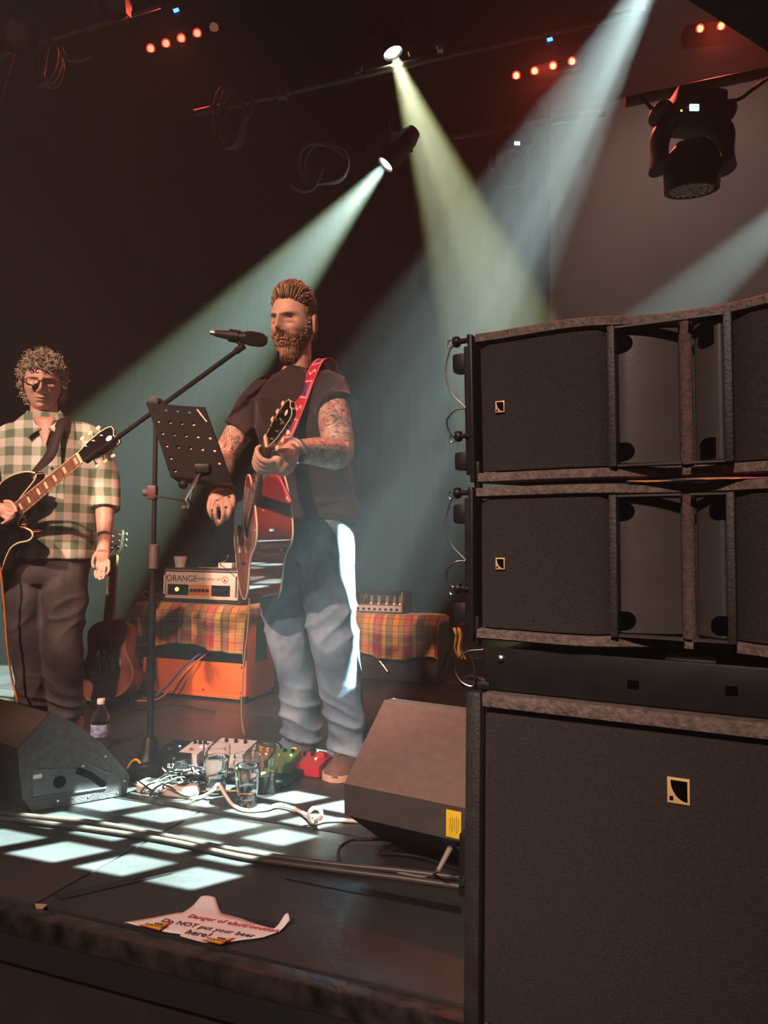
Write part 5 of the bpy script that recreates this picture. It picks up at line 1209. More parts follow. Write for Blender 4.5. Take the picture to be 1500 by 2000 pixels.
m = MB(HMx); m.lathe([(.0105, 0), (.0105, .005), (.006, .009), (.001, .010)], (.100, -.006, .068), (0, -1, 0), 14); m.build('pilot_lamp', mat('amber_lamp', (1, .5, .05), .3, emit=(1., .55, .05), es=6), hd2)
for x in (.028, HWd - .028):
    m = MB(HMx); m.tube([(x, 0, .035), (x, -.022, .045), (x, -.022, .140), (x, 0, .150)], .005, 8); m.build('handle', CRM, hd2)
m = MB(HMx); m.box((HWd / 2, .001, HHt - .013), (HWd - .03, .004, .006)); m.build('piping', mat('grey_piping', (.30, .27, .25), .5), hd2)
FOAM = mat('foam_cup', (.62, .58, .55), .7, var=.1)
cp_ = HMx @ V3((.075, .05, HHt)); m = MB(); m.lathe([(.001, 0), (.026, 0), (.037, .062), (.034, .062), (.024, .004), (.001, .004)], cp_, ZU, 20); m.build('foam_cup', FOAM, label='pale foam cup on the left end of the amplifier head', cat='cup')
m = MB(); m.box(HMx @ V3((.365, .07, HHt + .016)), (.085, .05, .030), R=AM.to_3x3(), bev=.003); m.build('white_box', WHITE, label='small white box on the right end of the amplifier head', cat='box')
hp0 = AM @ V3((.055, .05, CHT + .022)); m = MB(); m.tube([hp0 + V3((.05 * cos(a), .0, .022 + .022 * sin(a) - .01 * cos(a))) for a in [2 * pi * k / 18 for k in range(18)]], .006, 8, closed=True); tg = m.build('strap_loop', ORC, label='small orange loop of strap lying on the tartan blanket', cat='strap')
cable('amp_lead', [HMx @ V3((.30, -.02, HHt + .004)), HMx @ V3((.20, .04, HHt + .004)), HMx @ V3((.32, .05, HHt + .004)), HMx @ V3((.385, -.03, HHt + .03)), at(440, 1096, 3.0), at(446, 1085, 2.72)], .0028, TANC, 'tan lead lying on top of the amplifier head')
# second rig, in the dark behind the singer
BM = amp_frame(690, 1335, radians(0)); BM = frame(fl(668, 1325), UD, VD, ZU)
BW, BH, BD = .62, .40, .28
c2_ = thing('guitar_cabinet', 'dark guitar speaker cabinet in shadow under the second tartan blanket', 'guitar cabinet', BM @ V3((BW / 2, BD / 2, 0)))
m = MB(BM); m.box((BW / 2, BD / 2, BH / 2 + .005), (BW, BD, BH - .01), bev=.01); m.build('case', TOLX, c2_)
m = MB(BM); m.box((BW / 2, -.002, BH / 2), (BW - .05, .006, BH - .05)); m.build('grille', GRILL, c2_)
for x, d_ in ((.10, .08), (.24, -.08)):
    m = MB(BM); m.tube([(x, -.02, .15), (x - d_ * .5, -.03, .11), (x - d_, -.04, .07)], .008, 8); m.build('tilt_leg', STEEL, c2_)
blanket(BM, BW, BD, BH, .25, .06, 'dim tartan blanket draped over the dark cabinet behind the singer', 4.0)
NMx = BM @ Matrix.Translation((.02, .04, BH + .020)); NW, NH, ND = .36, .15, .18
h3_ = thing('amplifier_head', 'grey amplifier head with gold script and glowing valves behind a wire grille', 'amplifier', NMx @ V3((NW / 2, ND / 2, 0)))
GREYM = mat('grey_hammered_metal', (.20, .17, .16), .45, .4, var=.2)
m = MB(NMx); m.box((NW / 2, ND / 2, .022), (NW, ND, .044), bev=.003); m.build('chassis', GREYM, h3_)
m = MB(NMx); m.box((NW / 2, -.001, .024), (NW - .01, .004, .036)); fp3 = m.build('control_strip', mat('pale_control_strip', (.50, .44, .40), .4), h3_, smooth=False)
for k in range(9): m = MB(NMx); m.lathe([(.008, 0), (.007, .011), (.001, .012)], (.03 + .037 * k, -.003, .020), (0, -1, 0), 10); m.build('control_knob', BLK, h3_)
for x in (.004, NW - .004): m = MB(NMx); m.box((x, ND / 2, .085), (.012, ND, .085), bev=.003); m.build('end_cheek', GREYM, h3_)
m = MB(NMx); m.box((NW / 2, ND - .005, .09), (NW - .02, .008, .085)); m.build('rear_plate', BLKM, h3_)
for k in range(9): m = MB(NMx); m.tube([(.01, .004, .052 + .0085 * k), (NW - .01, .004, .052 + .0085 * k)], .0012, 5); m.build('grille_wire', GOLD if k % 3 == 0 else BLKM, h3_)
GLOW = mat('glowing_valve', (.8, .4, .1), .2, emit=(1., .45, .10), es=1.6)
for k, x in enumerate((.13, .18, .235, .285, .325)):
    m = MB(NMx); m.lathe([(.010, 0), (.010, .045), (.006, .055), (.001, .058)], (x, .07, .044), ZU, 12); v_ = m.build('valve', mat('valve_glass', (.5, .4, .3), .1, .2), h3_)
    m = MB(NMx); m.lathe([(.006, 0), (.006, .010), (.001, .011)], (x, .055, .046), ZU, 8); m.build('valve_glow', GLOW, v_)
m = MB(); m.tube(cr([NMx @ V3((x, -.001, z)) for x, z in ((.03, .075), (.05, .105), (.055, .07), (.075, .115), (.08, .085), (.095, .105), (.105, .085), (.12, .12), (.118, .09), (.14, .115), (.10, .066), (.06, .062))], 5), .0022, 6); m.build('script_emblem', GOLD, h3_)
m = MB(NMx); m.tube(cr([(.12, .08, .130), (.14, .08, .148), (.24, .08, .148), (.26, .08, .130)], 5), .004, 8); m.build('carry_handle', BLKM, h3_)
m = MB(); m.tube([at(890, 1228, 3.2), at(930, 1203, 3.25)], .006, 8); m.tube([fl(862, 1345) + V3((0, .25, 0)), at(890, 1228, 3.2)], .008, 8); m.build('cymbal_stand', BLKM, label='dark stand with a bright rod beside the dim tartan blanket', cat='stand')
m = MB(); m.grid(lambda i, j: at(884 + 14 * i + 10 * j + 3 * sin(j * 7), 1226 + 62 * j, 3.19 - .035 * sin(i * 9 + j * 4)), 6, 5); m.build('hanging_scarf', mat('mustard_cloth', (.40, .20, .03), .9, var=.3), label='mustard and red cloth hanging at the edge of the speaker stack', cat='cloth', solid=.004, sharp=0)

# ------------------------------------------------------------------ floor clutter
GLASS = mat('clear_glass', (1, 1, 1), .02, trans=1., ior=1.45); WATER = mat('still_water', (.96, .98, 1), .01, trans=1., ior=1.33); JUICE = mat('yellow_drink', (.95, .78, .16), .4, spec=.3)
def pint(px, py, label, fill, mfill, h=.152):
    t = thing('pint_glass', label, 'glass', fl(px, py), 'glasses on the stage floor'); o = fl(px, py)
    prof = [(.001, .001), (.031, .001), (.031, .006), (.0305, .02), (.033, .05), (.040, .10), (.0435, .128), (.042, h), (.0395, h), (.041, .128), (.0375, .10), (.0305, .05), (.028, .022), (.001, .020)]
    prof = [(r * 1.02, z) for r, z in prof]
    m = MB(); m.lathe(prof, o, ZU, 28, cap=False); m.build('glass', GLASS, t, sharp=60)
    f = [(.001, .0205), (.0275, .0225), (.030, .05), (.037, .10), (.0392, .115), (.0405, .128)]; f = [(r * (1.012 if mfill is WATER else 1.075), z) for r, z in f if z <= fill] + [(.036 if fill > .09 else .030, fill), (.001, fill)]
    m = MB(); m.lathe(f, o, ZU, 28); m.build('drink', mfill, t, sharp=60)
pint(421, 1550, 'pint glass of water in shade beside the pedals', .118, WATER)
pint(482, 1573, 'pint glass of water catching the projected light, frontmost of the glasses', .122, WATER)
pint(518, 1551, 'pint glass with a little yellow drink left in it', .062, JUICE)
bo_ = thing('water_bottle', 'clear plastic water bottle with white cap and blue label behind the wedge monitor', 'bottle', fl(194, 1462)); o = fl(194, 1462)
PET = mat('clear_plastic', (.95, .95, .95), .06, trans=1., ior=1.15)
m = MB(); m.lathe([(.001, 0), (.030, .002), (.035, .012), (.033, .03), (.035, .045), (.035, .11), (.034, .125), (.024, .150), (.013, .165), (.012, .176), (.001, .176)], o, ZU, 24); m.build('bottle', PET, bo_)
m = MB(); m.lathe([(.0352, .05), (.0356, .052), (.0356, .095), (.0352, .097)], o, ZU, 24, cap=False); m.build('label', mat('bottle_label', (.45, .50, .80), .4, var=.8, vs=60), bo_)
m = MB(); m.lathe([(.015, .172), (.0155, .174), (.0155, .190), (.014, .192), (.001, .192)], o, ZU, 18); m.build('cap', WHITE, bo_)
# pedal board
PBM = frame(fl(262, 1520), (UD * .97 + VD * .1).normalized(), (VD * .97 - UD * .1).normalized(), ZU)
pb_ = thing('pedal_board', 'black pedal board on the floor at the foot of the microphone stand', 'pedal board', PBM @ V3((.25, .1, 0)))
m = MB(PBM); m.box((.29, .13, .018), (.50, .20, .012), bev=.003); m.build('deck', BLK, pb_)
for x in (.08, .5): m = MB(PBM); m.box((x, .13, .006), (.03, .18, .012)); m.build('rail', BLK, pb_)
def pedal(x, y, w, d, h, m_, label, knobs=2, km=None, led=None, M=PBM, z0=.025, rot=0.):
    P_ = M @ Matrix.Translation((x, y, z0)) @ Matrix.Rotation(rot, 4, 'Z'); t = thing('effects_pedal', label, 'pedal', P_ @ V3((0, 0, 0)), 'effects pedals')
    mb = MB(P_); mb.loft([[(-w / 2, -d / 2, 0), (-w / 2, d / 2, 0), (-w / 2, d / 2, h), (-w / 2, -d / 2, h * .72)], [(w / 2, -d / 2, 0), (w / 2, d / 2, 0), (w / 2, d / 2, h), (w / 2, -d / 2, h * .72)]]); mb.build('case', m_, t, smooth=False)
    for k in range(knobs): mb = MB(P_); mb.lathe([(.007, 0), (.006, .013), (.001, .014)], ((k - (knobs - 1) / 2) * w / max(knobs, 1) * .8, d * .28, h * .9), (0, -.2, 1), 10); mb.build('knob', km or BLK, t)
    mb = MB(P_); mb.lathe([(.007, 0), (.006, .008), (.001, .009)], (0, -d * .25, h * .77), (0, -.2, 1), 10); mb.build('foot_switch', STEEL, t)
    if led: mb = MB(P_); mb.ell((w * .25, d * .05, h * .88), (.004, .004, .003)); mb.build('indicator_lamp', led, t)
    return t, P_
BLED = mat('blue_led', (.1, .2, 1), .3, emit=(.05, .18, 1.), es=25); GLED = mat('green_led', (.3, 1, .1), .3, emit=(.4, 1., .1), es=12); RLED = mat('red_led', (1, .1, .1), .3, emit=(1, .06, .04), es=18)
pedal(.05, .17, .075, .12, .05, BLK, 'black effects pedal with blue lamp beside the stand pole', 2, BLK, BLED)
pedal(.135, .17, .075, .12, .055, mat('white_pedal_paint', (.62, .58, .54), .4, var=.1), 'white effects pedal with blue lamp right of the stand pole', 3, BLK, BLED)
_, bq = pedal(.115, .075, .075, .075, .042, BLK, 'small black effects pedal with a white number badge', 0)
m = MB(); m.text('8.7', .022, Matrix.Translation(bq @ V3((0, -.0385, .015))) @ (bq.to_3x3() @ Matrix(((1, 0, 0), (0, 0, -1), (0, 1, 0)))).to_4x4(), .0006); m.build('badge', WHITE, _, smooth=False)
pedal(.265, .19, .14, .13, .065, mat('silver_pedal_paint', (.70, .72, .70), .35, .2), 'large silver effects pedal catching the light on the pedal board', 3, BLK)
pedal(.385, .17, .075, .12, .05, mat('bronze_pedal_paint', (.25, .15, .06), .4, .3), 'bronze effects pedal behind the water glasses', 2, YLC, RLED)
pedal(.475, .18, .075, .12, .05, mat('green_pedal_paint', (.10, .22, .06), .4), 'green effects pedal behind the frontmost water glass', 2, BLK, GLED)
RDM = frame(fl(548, 1512), UD, VD, ZU); REDP = mat('red_pedal_paint', (.50, .012, .03), .3, coat=.3)
t_, P_ = pedal(.065, .06, .155, .10, .052, REDP, 'wide red effects pedal in front of the singer\'s shoe', 4, BLK, GLED, RDM, .002)
m = MB(P_); m.lathe([(.010, 0), (.009, .020), (.001, .021)], (-.055, .02, .05), ZU, 12); m.build('amber_knob', mat('amber_knob', (.9, .3, .03), .3, emit=(1, .3, .02), es=1.5), t_)
m = MB(P_); m.box((.055, .02, .058), (.03, .025, .02), bev=.004); m.build('treadle', REDP, t_)
pedal(.20, .10, .09, .09, .03, mat('yellow_pedal_paint', (.45, .36, .08), .4), 'low yellow effects pedal between the singer\'s shoes', 2, BLK, GLED, RDM, .002)
random.seed(21)
for k in range(9):      # patch leads tangled in front of the board
    a0 = fl(330 + 10 * k, 1498 + random.uniform(-6, 10), .02); pts = [a0]
    for q in range(5): pts.append(fl(345 + random.uniform(-25, 75), 1500 + random.uniform(-12, 16), random.uniform(.008, .05)))
    cable('patch_lead', pts, .0028, BLK if k % 4 else WHC, 'tangled patch lead lying in front of the pedal board', group='patch leads tangled at the pedal board')
# power strip
PSM = frame(fl(266, 1548), (fl(372, 1562) - fl(266, 1548)).normalized(), VD, ZU); psl = (fl(372, 1562) - fl(266, 1548)).length
ps = thing('power_strip', 'pale power strip lying on the floor wrapped in black cable', 'power strip', PSM @ V3((psl / 2, .02, 0)))
IVO = mat('pale_pink_plastic', (.66, .48, .38), .5)
m = MB(PSM); m.box((psl / 2, .025, .018), (psl, .055, .034), bev=.007); m.build('body', IVO, ps)
for k in range(4): m = MB(PSM); m.box((psl * (.18 + .2 * k), .025, .0355), (psl * .13, .032, .003)); m.build('socket', BLKM, ps)
for k in range(4):
    c = PSM @ V3((psl * (.25 + .17 * k), .02, .04)); e = [c + V3((.055 * cos(a + k) , .05 * sin(a + k * 2), -.012 + .018 * sin(2 * a + k))) for a in [2 * pi * q / 20 for q in range(20)]]
    for p in e: p.z = max(p.z, .006)
    m = MB(); m.tube(e, .0028, 6, closed=True); m.build('cable_coil', RUB, label=('first', 'second', 'third', 'fourth')[k] + ' loop of black cable over the power strip, counted from the wedge monitor', cat='cable', group='black cable coils on the power strip', sharp=0)
m = MB(); m.tube([fl(262, 1505, .02), fl(290, 1498, .03)], .018, 10); m.box(fl(276, 1512, .02), (.09, .05, .035), R=PSM.to_3x3(), bev=.006); m.build('power_adapter', BLK, label='black power adapter between the monitor wedge and the stand base', cat='adapter')
cable('mains_cable', [fl(372, 1560, .02), fl(395, 1556, .008), fl(415, 1545, .03), fl(427, 1532, .05), fl(440, 1552, .03), fl(455, 1572, .008), fl(480, 1583, .006), fl(520, 1580, .008), fl(545, 1572, .012), fl(575, 1580, .010), fl(600, 1592, .012), fl(624, 1600, .03), fl(626, 1583, .045), fl(612, 1579, .05), fl(602, 1592, .035), fl(612, 1607, .012), fl(640, 1602, .008), fl(700, 1604, .006), fl(760, 1612, .006)], .0055, WHC, 'white mains cable with a knot snaking across the lit floor')
cable('yellow_cable', [fl(250, 1500, .008), fl(256, 1490, .03), fl(264, 1484, .045), fl(272, 1488, .04), fl(282, 1506, .01)], .0045, YLC, 'short arch of yellow cable by the monitor wedge')
cable('yellow_cable', [fl(256, 1530, .006), fl(300, 1540, .006), fl(380, 1545, .006), fl(450, 1545, .006), fl(520, 1540, .006), fl(540, 1520, .01), fl(538, 1500, .03)], .0032, YLC, 'long yellow cable passing behind the pint glasses')
cable('floor_cable', [fl(150, 1370, .006), fl(220, 1388, .006), fl(290, 1384, .006), fl(340, 1376, .006), fl(420, 1390, .006)], .004, RUB, 'black cable lying on the floor in front of the orange cabinet')
for k, (dy, nm) in enumerate(((0, 'upper of two long black cables running along the stage front'), (11, 'lower of two long black cables running along the stage front'))):
    cable('stage_cable', [fl(-60, 1580 + dy, .008), fl(60, 1594 + dy, .008), fl(180, 1606 + dy * 1.2, .008), fl(330, 1634 + dy * .8, .008), fl(480, 1664 + dy, .008), fl(640, 1686 + dy, .008), fl(780, 1700 + dy * 1.3, .008), fl(930, 1718 + dy * 1.6, .008)], .0075, mat('brown_rubber_cable', (.050, .036, .028), .45, var=.2), nm)
# gaffer tape strips
TAPE = mat('black_gaffer_tape', (.010, .010, .010), .35, bump=.3)
for k, q in enumerate((((105, 1748), (330, 1700), (338, 1706), (118, 1758)), ((430, 1782), (560, 1806), (556, 1815), (428, 1790)), ((560, 1706), (900, 1772), (900, 1786), (556, 1716)))):
    m = MB(); m.prism([fl(x, y, .0012) for x, y in q], (0, 0, .0010)); m.build('tape_strip', TAPE, label=('strip of black tape ending at the torn corner near the stage edge', 'short strip of black tape behind the paper sign', 'long strip of black tape leading to the subwoofer')[k], cat='tape', smooth=False)
m = MB(); m.prism([fl(x, y, .003) for x, y in ((68, 1766), (92, 1768), (84, 1776), (70, 1775))], (0, 0, .002)); m.build('paper_scrap', mat('tan_scrap', (.45, .30, .2), .8), label='tiny torn scrap at the end of the tape near the stage edge', cat='paper', smooth=False)

# ------------------------------------------------------------------ handwritten warning sign
PAPER = mat('pinkish_white_paper', (.88, .78, .74), .75, var=.03)
SG0, SG1, SG3 = fl(243, 1806), fl(520, 1845), fl(395, 1775)
sx = (fl(540, 1822) - fl(300, 1783)).normalized(); sy_ = V3((-sx.y, sx.x, 0)); SGM = frame(fl(400, 1812), sx, sy_, ZU)
inv = SGM.inverted()
outl = [(243, 1806), (300, 1796), (345, 1787), (357, 1786), (375, 1775), (393, 1763), (420, 1765), (432, 1787), (465, 1795), (500, 1808), (535, 1818), (548, 1812), (562, 1806), (566, 1814), (545, 1824), (515, 1834), (490, 1838), (430, 1846), (400, 1845), (352, 1832), (352, 1828), (308, 1821)]
loc = [inv @ fl(x, y) for x, y in outl]
def topx(p):
    d = p - CP; k = F / d.dot(_f); return 750 + d.dot(_r) * k, 1000 - d.dot(_u) * k
def hgt(px, py): return .004 + .012 * exp(-((px - 405) / 30) ** 2 - ((py - 1764) / 10) ** 2) + .020 * exp(-((px - 560) / 16) ** 2 - ((py - 1808) / 10) ** 2)
bm_ = bmesh.new(); vs_ = [bm_.verts.new(fl(x, y, 0)) for x, y in outl]; f_ = bm_.faces.new(vs_); bmesh.ops.triangulate(bm_, faces=[f_]); bmesh.ops.subdivide_edges(bm_, edges=bm_.edges[:], cuts=5, use_grid_fill=True)
for v in bm_.verts: v.co.z = hgt(*topx(V3((v.co.x, v.co.y, 0))))
bm_.verts.index_update(); m = MB(); m.add([v.co + ZU * (.0015 * noise.noise(v.co * 18)) for v in bm_.verts], [tuple(v.index for v in f.verts) for f in bm_.faces]); bm_.free()
sg = m.build('warning_sign', PAPER, label='torn paper warning sign with red and black handwriting lying on the stage edge', cat='sign', solid=.0006, sharp=0)
RINK = mat('red_marker', (.55, .05, .09), .6); KINK = mat('black_marker', (.06, .045, .05), .6); SYEL = mat('sign_yellow', (.80, .50, .02), .5); SRED = mat('sign_red', (.55, .05, .04), .5)
def writing(px, py, txt, size, mt, ang, nm):
    c = fl(px, py, .0072); M_ = Matrix.Translation(c) @ SGM.to_3x3().to_4x4() @ Matrix.Rotation(ang, 4, 'Z'); m = MB(); m.text(txt, size, M_, .0003, .25, 1.05); m.v = [V3((p.x, p.y, hgt(*topx(V3((p.x, p.y, 0)))) + .0022 + (p.z - c.z))) for p in m.v]; m.build(nm, mt, sg, smooth=False)
writing(454, 1802, 'Danger of electrocution', .0198, RINK, radians(-1), 'red_handwriting'); writing(404, 1811, 'Do NOT put your beer', .0205, KINK, radians(-1), 'black_handwriting'); writing(386, 1822, 'here!', .024, KINK, radians(-1), 'black_handwriting')
for tri, wx in ((((270, 1807), (334, 1802), (312, 1818)), (305, 1809)), (((392, 1836), (460, 1832), (432, 1845)), (428, 1838))):
    c_ = V3((0, 0, 0)); P = [fl(x, y, .0074) for x, y in tri]; c_ = (P[0] + P[1] + P[2]) / 3
    m = MB(); m.prism(P, (0, 0, .0004)); tr = m.build('warning_triangle', SRED, sg, smooth=False)
    m = MB(); m.prism([c_ + (p - c_) * .78 + ZU * .0005 for p in P], (0, 0, .0004)); m.build('triangle_fill', SYEL, tr, smooth=False)
    m = MB(); m.text('DANGER', .0125, Matrix.Translation(c_ + ZU * .0012) @ SGM.to_3x3().to_4x4(), .0002); m.tube(cr([c_ + ZU * .0012 + sy_ * .008 + sx * q for q in (-.008, -.002, .003, .010)], 3), .0022, 5, flat=.2); m.build('danger_print', INK, tr, smooth=False)
# ------------------------------------------------------------------ lighting rig
LAMPG = mat('lit_lens', (1, 1, 1), .3, emit=(1., 1., .90), es=14); DARKF = mat('fixture_black', (.006, .005, .005), .6, var=.2, spec=.25)
def head_fixture(px, label, src, tgt, r=.055):
    d = (tgt - src).normalized(); F_ = zframe(src, d); t = thing('moving_head_light', label, 'stage light', src - d * .2, 'moving head lights')
    m = MB(); m.lathe([(.001, -.30), (r * .8, -.30), (r * 1.15, -.24), (r * 1.2, -.06), (r * 1.05, .0 - .012), (r * .98, -.012), (r * .9, -.03), (.001, -.03)], src, d, 24); hd = m.build('head', DARKF, t)
    m = MB(); m.lathe([(.001, -.028), (r * .88, -.028), (r * .8, -.022), (.001, -.018)], src, d, 24); m.build('lens', LAMPG, hd)
    top = src + V3((-.05, .24, .20)) - d * .05
    sd = V3((1, .35, 0)).normalized()
    for s_ in (-1, 1): m = MB(); m.tube([src - d * .15 + sd * (s_ * r * 1.35), src - d * .15 + sd * (s_ * r * 1.4) + V3((0, 0, .15)), top + sd * (s_ * r)], .018, 8); m.build('yoke_arm', DARKF, t)
    m = MB(); m.box(top + V3((0, 0, .04)), (.22, .16, .10), bev=.012); m.build('base', DARKF, t)
    return t, top
f1, tp1 = head_fixture(0, 'lit moving head light aimed behind the singer, lower of the two lit ones', S1, T1)
f2, tp2 = head_fixture(0, 'lit moving head light hanging highest at the middle of the stage', S2, T2, .065)
f3, tp3 = head_fixture(0, 'moving head light above the top edge throwing the widest shaft', S3, T3, .065)
f4, tp4 = head_fixture(0, 'moving head light out to the side above the stack throwing the window pattern', S4, T4, .06)
m = MB(); m.prism([at(797, 100, 4.35), at(803, 86, 4.35), at(806, 88, 4.35), at(800, 108, 4.35)], (0, .02, 0)); m.build('barn_door_flap', mat('red_flap', (.5, .08, .05), .5), f2, smooth=False)  # flap with a plain red base colour
PIPE = mat('dull_pipe', (.10, .085, .08), .45, .6, var=.2)
def pipe(a, b, label, r=.024):
    m = MB(); m.tube([a, b], r, 12); return m.build('lighting_pipe', PIPE, label=label, cat='pipe', group='lighting pipes')
TRC = mat('coiled_cable_grey', (.13, .11, .105), .6)
pipe(at(380, 222, 4.35), at(1260, 20, 4.55), 'long lighting pipe crossing behind the upper moving head light')
pipe(at(-60, 122, 3.6), at(310, 8, 4.0), 'lighting pipe in the top corner above the grey-haired guitarist')
pipe(at(1220, 200, 3.3), at(1560, 128, 3.2), 'lighting pipe carrying the big wash light above the speaker stack')
pipe(at(880, 270, 5.2), at(1180, 220, 5.2), 'faint lighting pipe far behind the crossing beams')
def star_clamp(px, py, Y, s, label):
    c = at(px, py, Y); t = thing('pipe_clamp', label, 'clamp', c, 'pale pipe clamps'); m = MB(); pts = []
    for k in range(10): a = 2 * pi * k / 10 + .3; rr = s * (1.0 if k % 2 == 0 else .62); pts.append(c + V3((rr * cos(a), -.03, rr * sin(a))))
    m.prism(pts, (0, .04, 0)); m.build('plate', mat('pale_metal', (.35, .32, .30), .5, .3), t, smooth=False)
    m = MB(); m.lathe([(.012, 0), (.012, .02), (.001, .021)], c + V3((0, -.03, 0)), (0, -1, 0), 10); m.build('bolt', STEEL, t)
star_clamp(198, 32, 3.9, .055, 'pale star-shaped pipe clamp in the top corner'); star_clamp(553, 184, 4.38, .05, 'pale star-shaped pipe clamp on the long pipe'); star_clamp(700, 140, 4.4, .03, 'small pale pipe clamp left of the upper moving head light'); star_clamp(860, 96, 4.4, .03, 'small pale pipe clamp right of the upper moving head light'); star_clamp(420, 216, 4.33, .03, 'small pale pipe clamp at the end of the long pipe')
def coil(px, py, Y, w, h, label, n=3):
    t = thing('cable_coil', label, 'cable', at(px, py + h, Y), 'coils of cable hanging from the pipes')
    for k in range(n):
        c = at(px, py, Y); sx_ = w * (1 - .12 * k) * Y / F; sz = h * (1 - .07 * k) * Y / F
        m = MB(); m.tube([c + V3((sx_ * cos(a) + .012 * k, .02 * k + .02 * sin(a * 2 + k), sz * sin(a) + .01 * sin(3 * a + k))) for a in [2 * pi * q / 28 for q in range(28)]], .011, 6, closed=True); m.build('loop', TRC, t, sharp=0)
coil(85, 120, 3.6, 26, 52, 'coil of pale cable hanging in the top corner'); coil(447, 230, 4.3, 30, 68, 'tall coil of cable hanging from the end of the long pipe'); coil(632, 320, 4.3, 50, 44, 'loose coil of cable hanging left of the lower lit light', 2)
def tail(pts, label, r=.011): return cable('hanging_cable', pts, r, TRC, label, group='cable tails hanging from the pipes')
tail([at(118, 92, 3.6), at(130, 115, 3.6), at(160, 116, 3.62), at(176, 108, 3.62)], 'cable tail curling beside the corner coil')
tail([at(440, 95, 4.3), at(470, 160, 4.3), at(492, 190, 4.3), at(488, 225, 4.3), at(470, 232, 4.3)], 'cable tail dropping to the tall coil')
tail([at(630, 330, 4.3), at(615, 365, 4.3), at(590, 374, 4.3), at(568, 362, 4.3)], 'cable tail curling under the loose coil')
tail([at(28, 105, 3.55), at(8, 170, 3.55), at(0, 200, 3.55)], 'thin cable hanging down at the picture corner', .006)
# red LED battens
REDR = mat('red_glowing_rim', (.6, .05, .03), .4, emit=(1., .05, .03), es=.9); REDL = mat('red_lit_lens', (1, .3, .2), .3, emit=(1., .17, .08), es=6); DIML = mat('dim_lens', (.30, .18, .12), .3, emit=(1, .4, .2), es=.15); BLUD = mat('blue_display', (.1, .2, 1), .3, emit=(.05, .2, 1.), es=5); WHD = mat('white_blue_display', (.6, .8, 1), .3, emit=(.55, .78, 1.), es=1.6)
def batten(pts, Y, label, disp, dm, spill=None, redm=REDL):
    a, b = at(*pts[0], Y), at(*pts[-1], Y); d = (b - a).normalized(); up_ = V3((0, 0, 1)); up_ = (up_ - d * up_.dot(d)).normalized(); bk = up_.cross(d); R_ = frame((0, 0, 0), d, bk, up_).to_3x3()
    t = thing('led_batten', label, 'stage light', (a + b) / 2 + V3((0, 0, .1)), 'red lit LED battens')
    m = MB(); m.box((a + b) / 2 + bk * .07, ((b - a).length + .16, .10, .10), R=R_, bev=.01); m.build('housing', DARKF, t)
    for k, p in enumerate(pts):
        c = at(*p, Y); dn = V3((0, -.9, -.43)).normalized(); m = MB(); m.lathe([(.036, -.05), (.036, -.012), (.030, -.012), (.030, -.03), (.001, -.03)], c, dn, 18); h_ = m.build('lens_ring', DARKF, t)
        m = MB(); m.lathe([(.001, -.020), (.021, -.018), (.017, -.004), (.001, .002)], c, dn, 18); m.build('lens', DIML if (k == 4) else redm, h_)
        m = MB(); m.lathe([(.021, -.020), (.030, -.020), (.030, -.014), (.021, -.010)], c, dn, 18, cap=False); m.build('lens_rim', DIML if (k == 4) else REDR, h_)
    if disp: c = at(*disp, Y + .02); m = MB(); m.box(c, (.036, .006, .022), R=R_); m.build('display', dm, t); m = MB(); m.box(c + V3((0, .06, 0)), (.10, .09, .07), R=R_, bev=.006); m.build('control_box', DARKF, t)
    return (a + b) / 2
REDD = mat('soft_red_lit_lens', (1, .4, .3), .3, emit=(1., .20, .10), es=3)
c1 = batten([(293, 94), (323, 84), (353, 74), (384, 64), (417, 53)], 4.4, 'LED batten with four red lit lenses near the top left corner', (344, 20), BLUD, None, REDD)
c2 = batten([(1009, 147), (1045, 138), (1081, 128), (1118, 119)], 4.6, 'LED batten with four bright red lenses above the crossing beams', (1074, 77), BLUD)
c3 = batten([(1369, 55), (1410, 50)], 4.4, 'LED batten with a bright red lens in the corner by the soffit', None, None)
for c, w in ((c1, 30), (c2, 160), (c3, 150)):
    spot('batten_lamp', c + V3((0, -.06, -.03)), c + V3((0, -1.2, -1.6)), w, (1., .10, .05), 110, .9, .05)
# unlit mover with a small display
t = thing('moving_head_light', 'unlit moving head light with a small white display behind the crossing beams', 'stage light', at(1010, 300, 5.0), 'moving head lights')
m = MB(); m.box(at(1000, 282, 5.0), (.26, .2, .12), bev=.015); m.build('base', DARKF, t)
m = MB(); m.ell(at(1000, 330, 5.0), (.11, .11, .13)); m.build('head', DARKF, t)
m = MB(); m.box(at(1010, 280, 4.89), (.040, .006, .026)); m.build('display', WHD, t)
for s_ in (-1, 1): m = MB(); m.tube([at(1000 + s_ * 36, 290, 5.0), at(1000 + s_ * 38, 330, 5.0)], .02, 8); m.build('yoke_arm', DARKF, t)
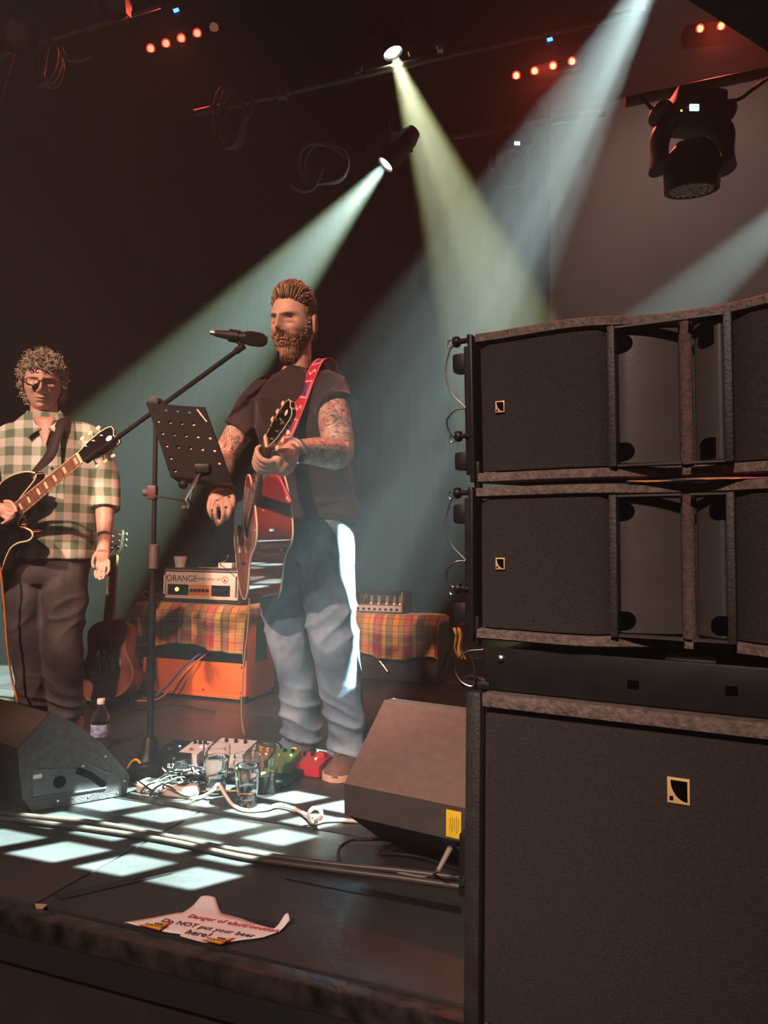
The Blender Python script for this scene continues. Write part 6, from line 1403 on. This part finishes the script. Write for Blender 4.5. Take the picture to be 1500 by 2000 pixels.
# big wash light
wl_ = thing('wash_light', 'large black moving head wash light with honeycomb lens hanging above the stack', 'stage light', at(1352, 370, 3.0)); WY = 3.0
def wq(x, y, Y=WY): return at(x, y, Y)
WB = mat('wash_black', (.018, .013, .012), .5, var=.2)
m = MB(); m.box(wq(1352, 222), (.215, .22, .11), bev=.02, R=Matrix.Rotation(.08, 3, 'Y')); m.build('base', WB, wl_)
for s_ in (-1, 1): m = MB(); m.ell(wq(1352 + s_ * 62, 222), (.045, .08, .04)); m.build('base_bracket', WB, wl_)
m = MB(); m.box(at(1356, 210, WY - .115), (.038, .008, .026)); m.build('display', WHD, wl_)
m = MB(); m.ell(at(1331, 216, WY - .112), (.004, .004, .004)); m.build('amber_lamp', mat('amber_led', (1, .5, .05), .3, emit=(1, .45, .05), es=6), wl_)
for s_ in (-1, 1):
    m = MB(); P = [wq(1352 + s_ * 40, 242), wq(1352 + s_ * 60, 262), wq(1352 + s_ * 64, 300), wq(1352 + s_ * 62, 330)]; m.tube(cr(P, 5), crs([.035, .042, .034, .046], 5), 12, flat=1.6, up=(0, 1, 0)); m.build('yoke_arm', WB, wl_)
hc = wq(1352, 330); hdv = V3((.03, .16, -1)).normalized()
m = MB(); m.lathe([(.001, -.115), (.07, -.105), (.105, -.06), (.118, 0), (.114, .06), (.112, .092), (.098, .094), (.095, .078), (.001, .078)], hc, hdv, 32); hw = m.build('head', WB, wl_)
m = MB(); m.lathe([(.001, .080), (.094, .080), (.092, .086), (.001, .086)], hc, hdv, 28); ls = m.build('lens_plate', mat('pale_lens_plate', (.42, .34, .27), .35, .2), hw)
LF = zframe(hc + hdv * .086, hdv); LC = mat('led_cell', (.62, .54, .45), .2, .2)
for ring, nn, rr in ((0, 1, 0), (1, 6, .030), (2, 12, .060), (3, 18, .082)):
    for k in range(nn): a = 2 * pi * k / nn; m = MB(); m.lathe([(.012, 0), (.010, .006), (.001, .009)], LF @ V3((rr * cos(a), rr * sin(a), 0)), hdv, 8); m.build('led_cell', LC, ls)
for s_ in (-1, 1): m = MB(); m.tube([wq(1352 + s_ * 30, 205), wq(1352 + s_ * 30, 178)], .016, 8); m.build('hook_clamp', PIPE, wl_)
cable('rig_cable', [wq(1290, 200), wq(1275, 212), wq(1262, 200), wq(1250, 190)], .008, BLK, 'black cable looped on the pipe left of the wash light')
cable('rig_cable', [wq(1400, 196), wq(1440, 195), wq(1470, 175), wq(1505, 150)], .008, BLK, 'black cable draped from the wash light to the pipe end')
# par cans in the corner
def par(px, py, Y, aim, gel, label):
    c = at(px, py, Y); d = V3(aim).normalized(); t = thing('par_can', label, 'stage light', c, 'par cans in the corner'); m = MB(); m.lathe([(.001, -.22), (.05, -.22), (.085, -.12), (.09, 0), (.08, 0), (.075, -.05), (.001, -.05)], c, d, 20); h_ = m.build('can', DARKF, t)
    m = MB(); m.lathe([(.001, -.045), (.074, -.045), (.06, -.03), (.001, -.025)], c, d, 20); m.build('lens', mat('unlit_lens', (.35, .32, .28), .2, .1, var=.3), h_)
    F2 = zframe(c, d)
    for s_ in (-1, 1): m = MB(); m.prism([F2 @ V3((s_ * .085, y, z)) for y, z in ((-.07, 0), (.07, 0), (.05, .13), (-.05, .13))], F2.to_3x3() @ V3((s_ * .003, 0, 0))); m.build('barn_door', mat('red_tinted_flap', gel, .5), h_, smooth=False)
par(35, 65, 3.4, (.45, -.7, -.45), (.30, .06, .05), 'par can with red tinted barn doors at the picture corner'); par(222, 2, 3.8, (.1, -.8, -.6), (.30, .07, .06), 'par can with red tinted barn doors at the top edge')
tail([at(385, 590, 5.3), at(440, 600, 5.3), at(486, 608, 5.3)], 'faint blue-lit strip of cable on the drape behind the microphone', .006)
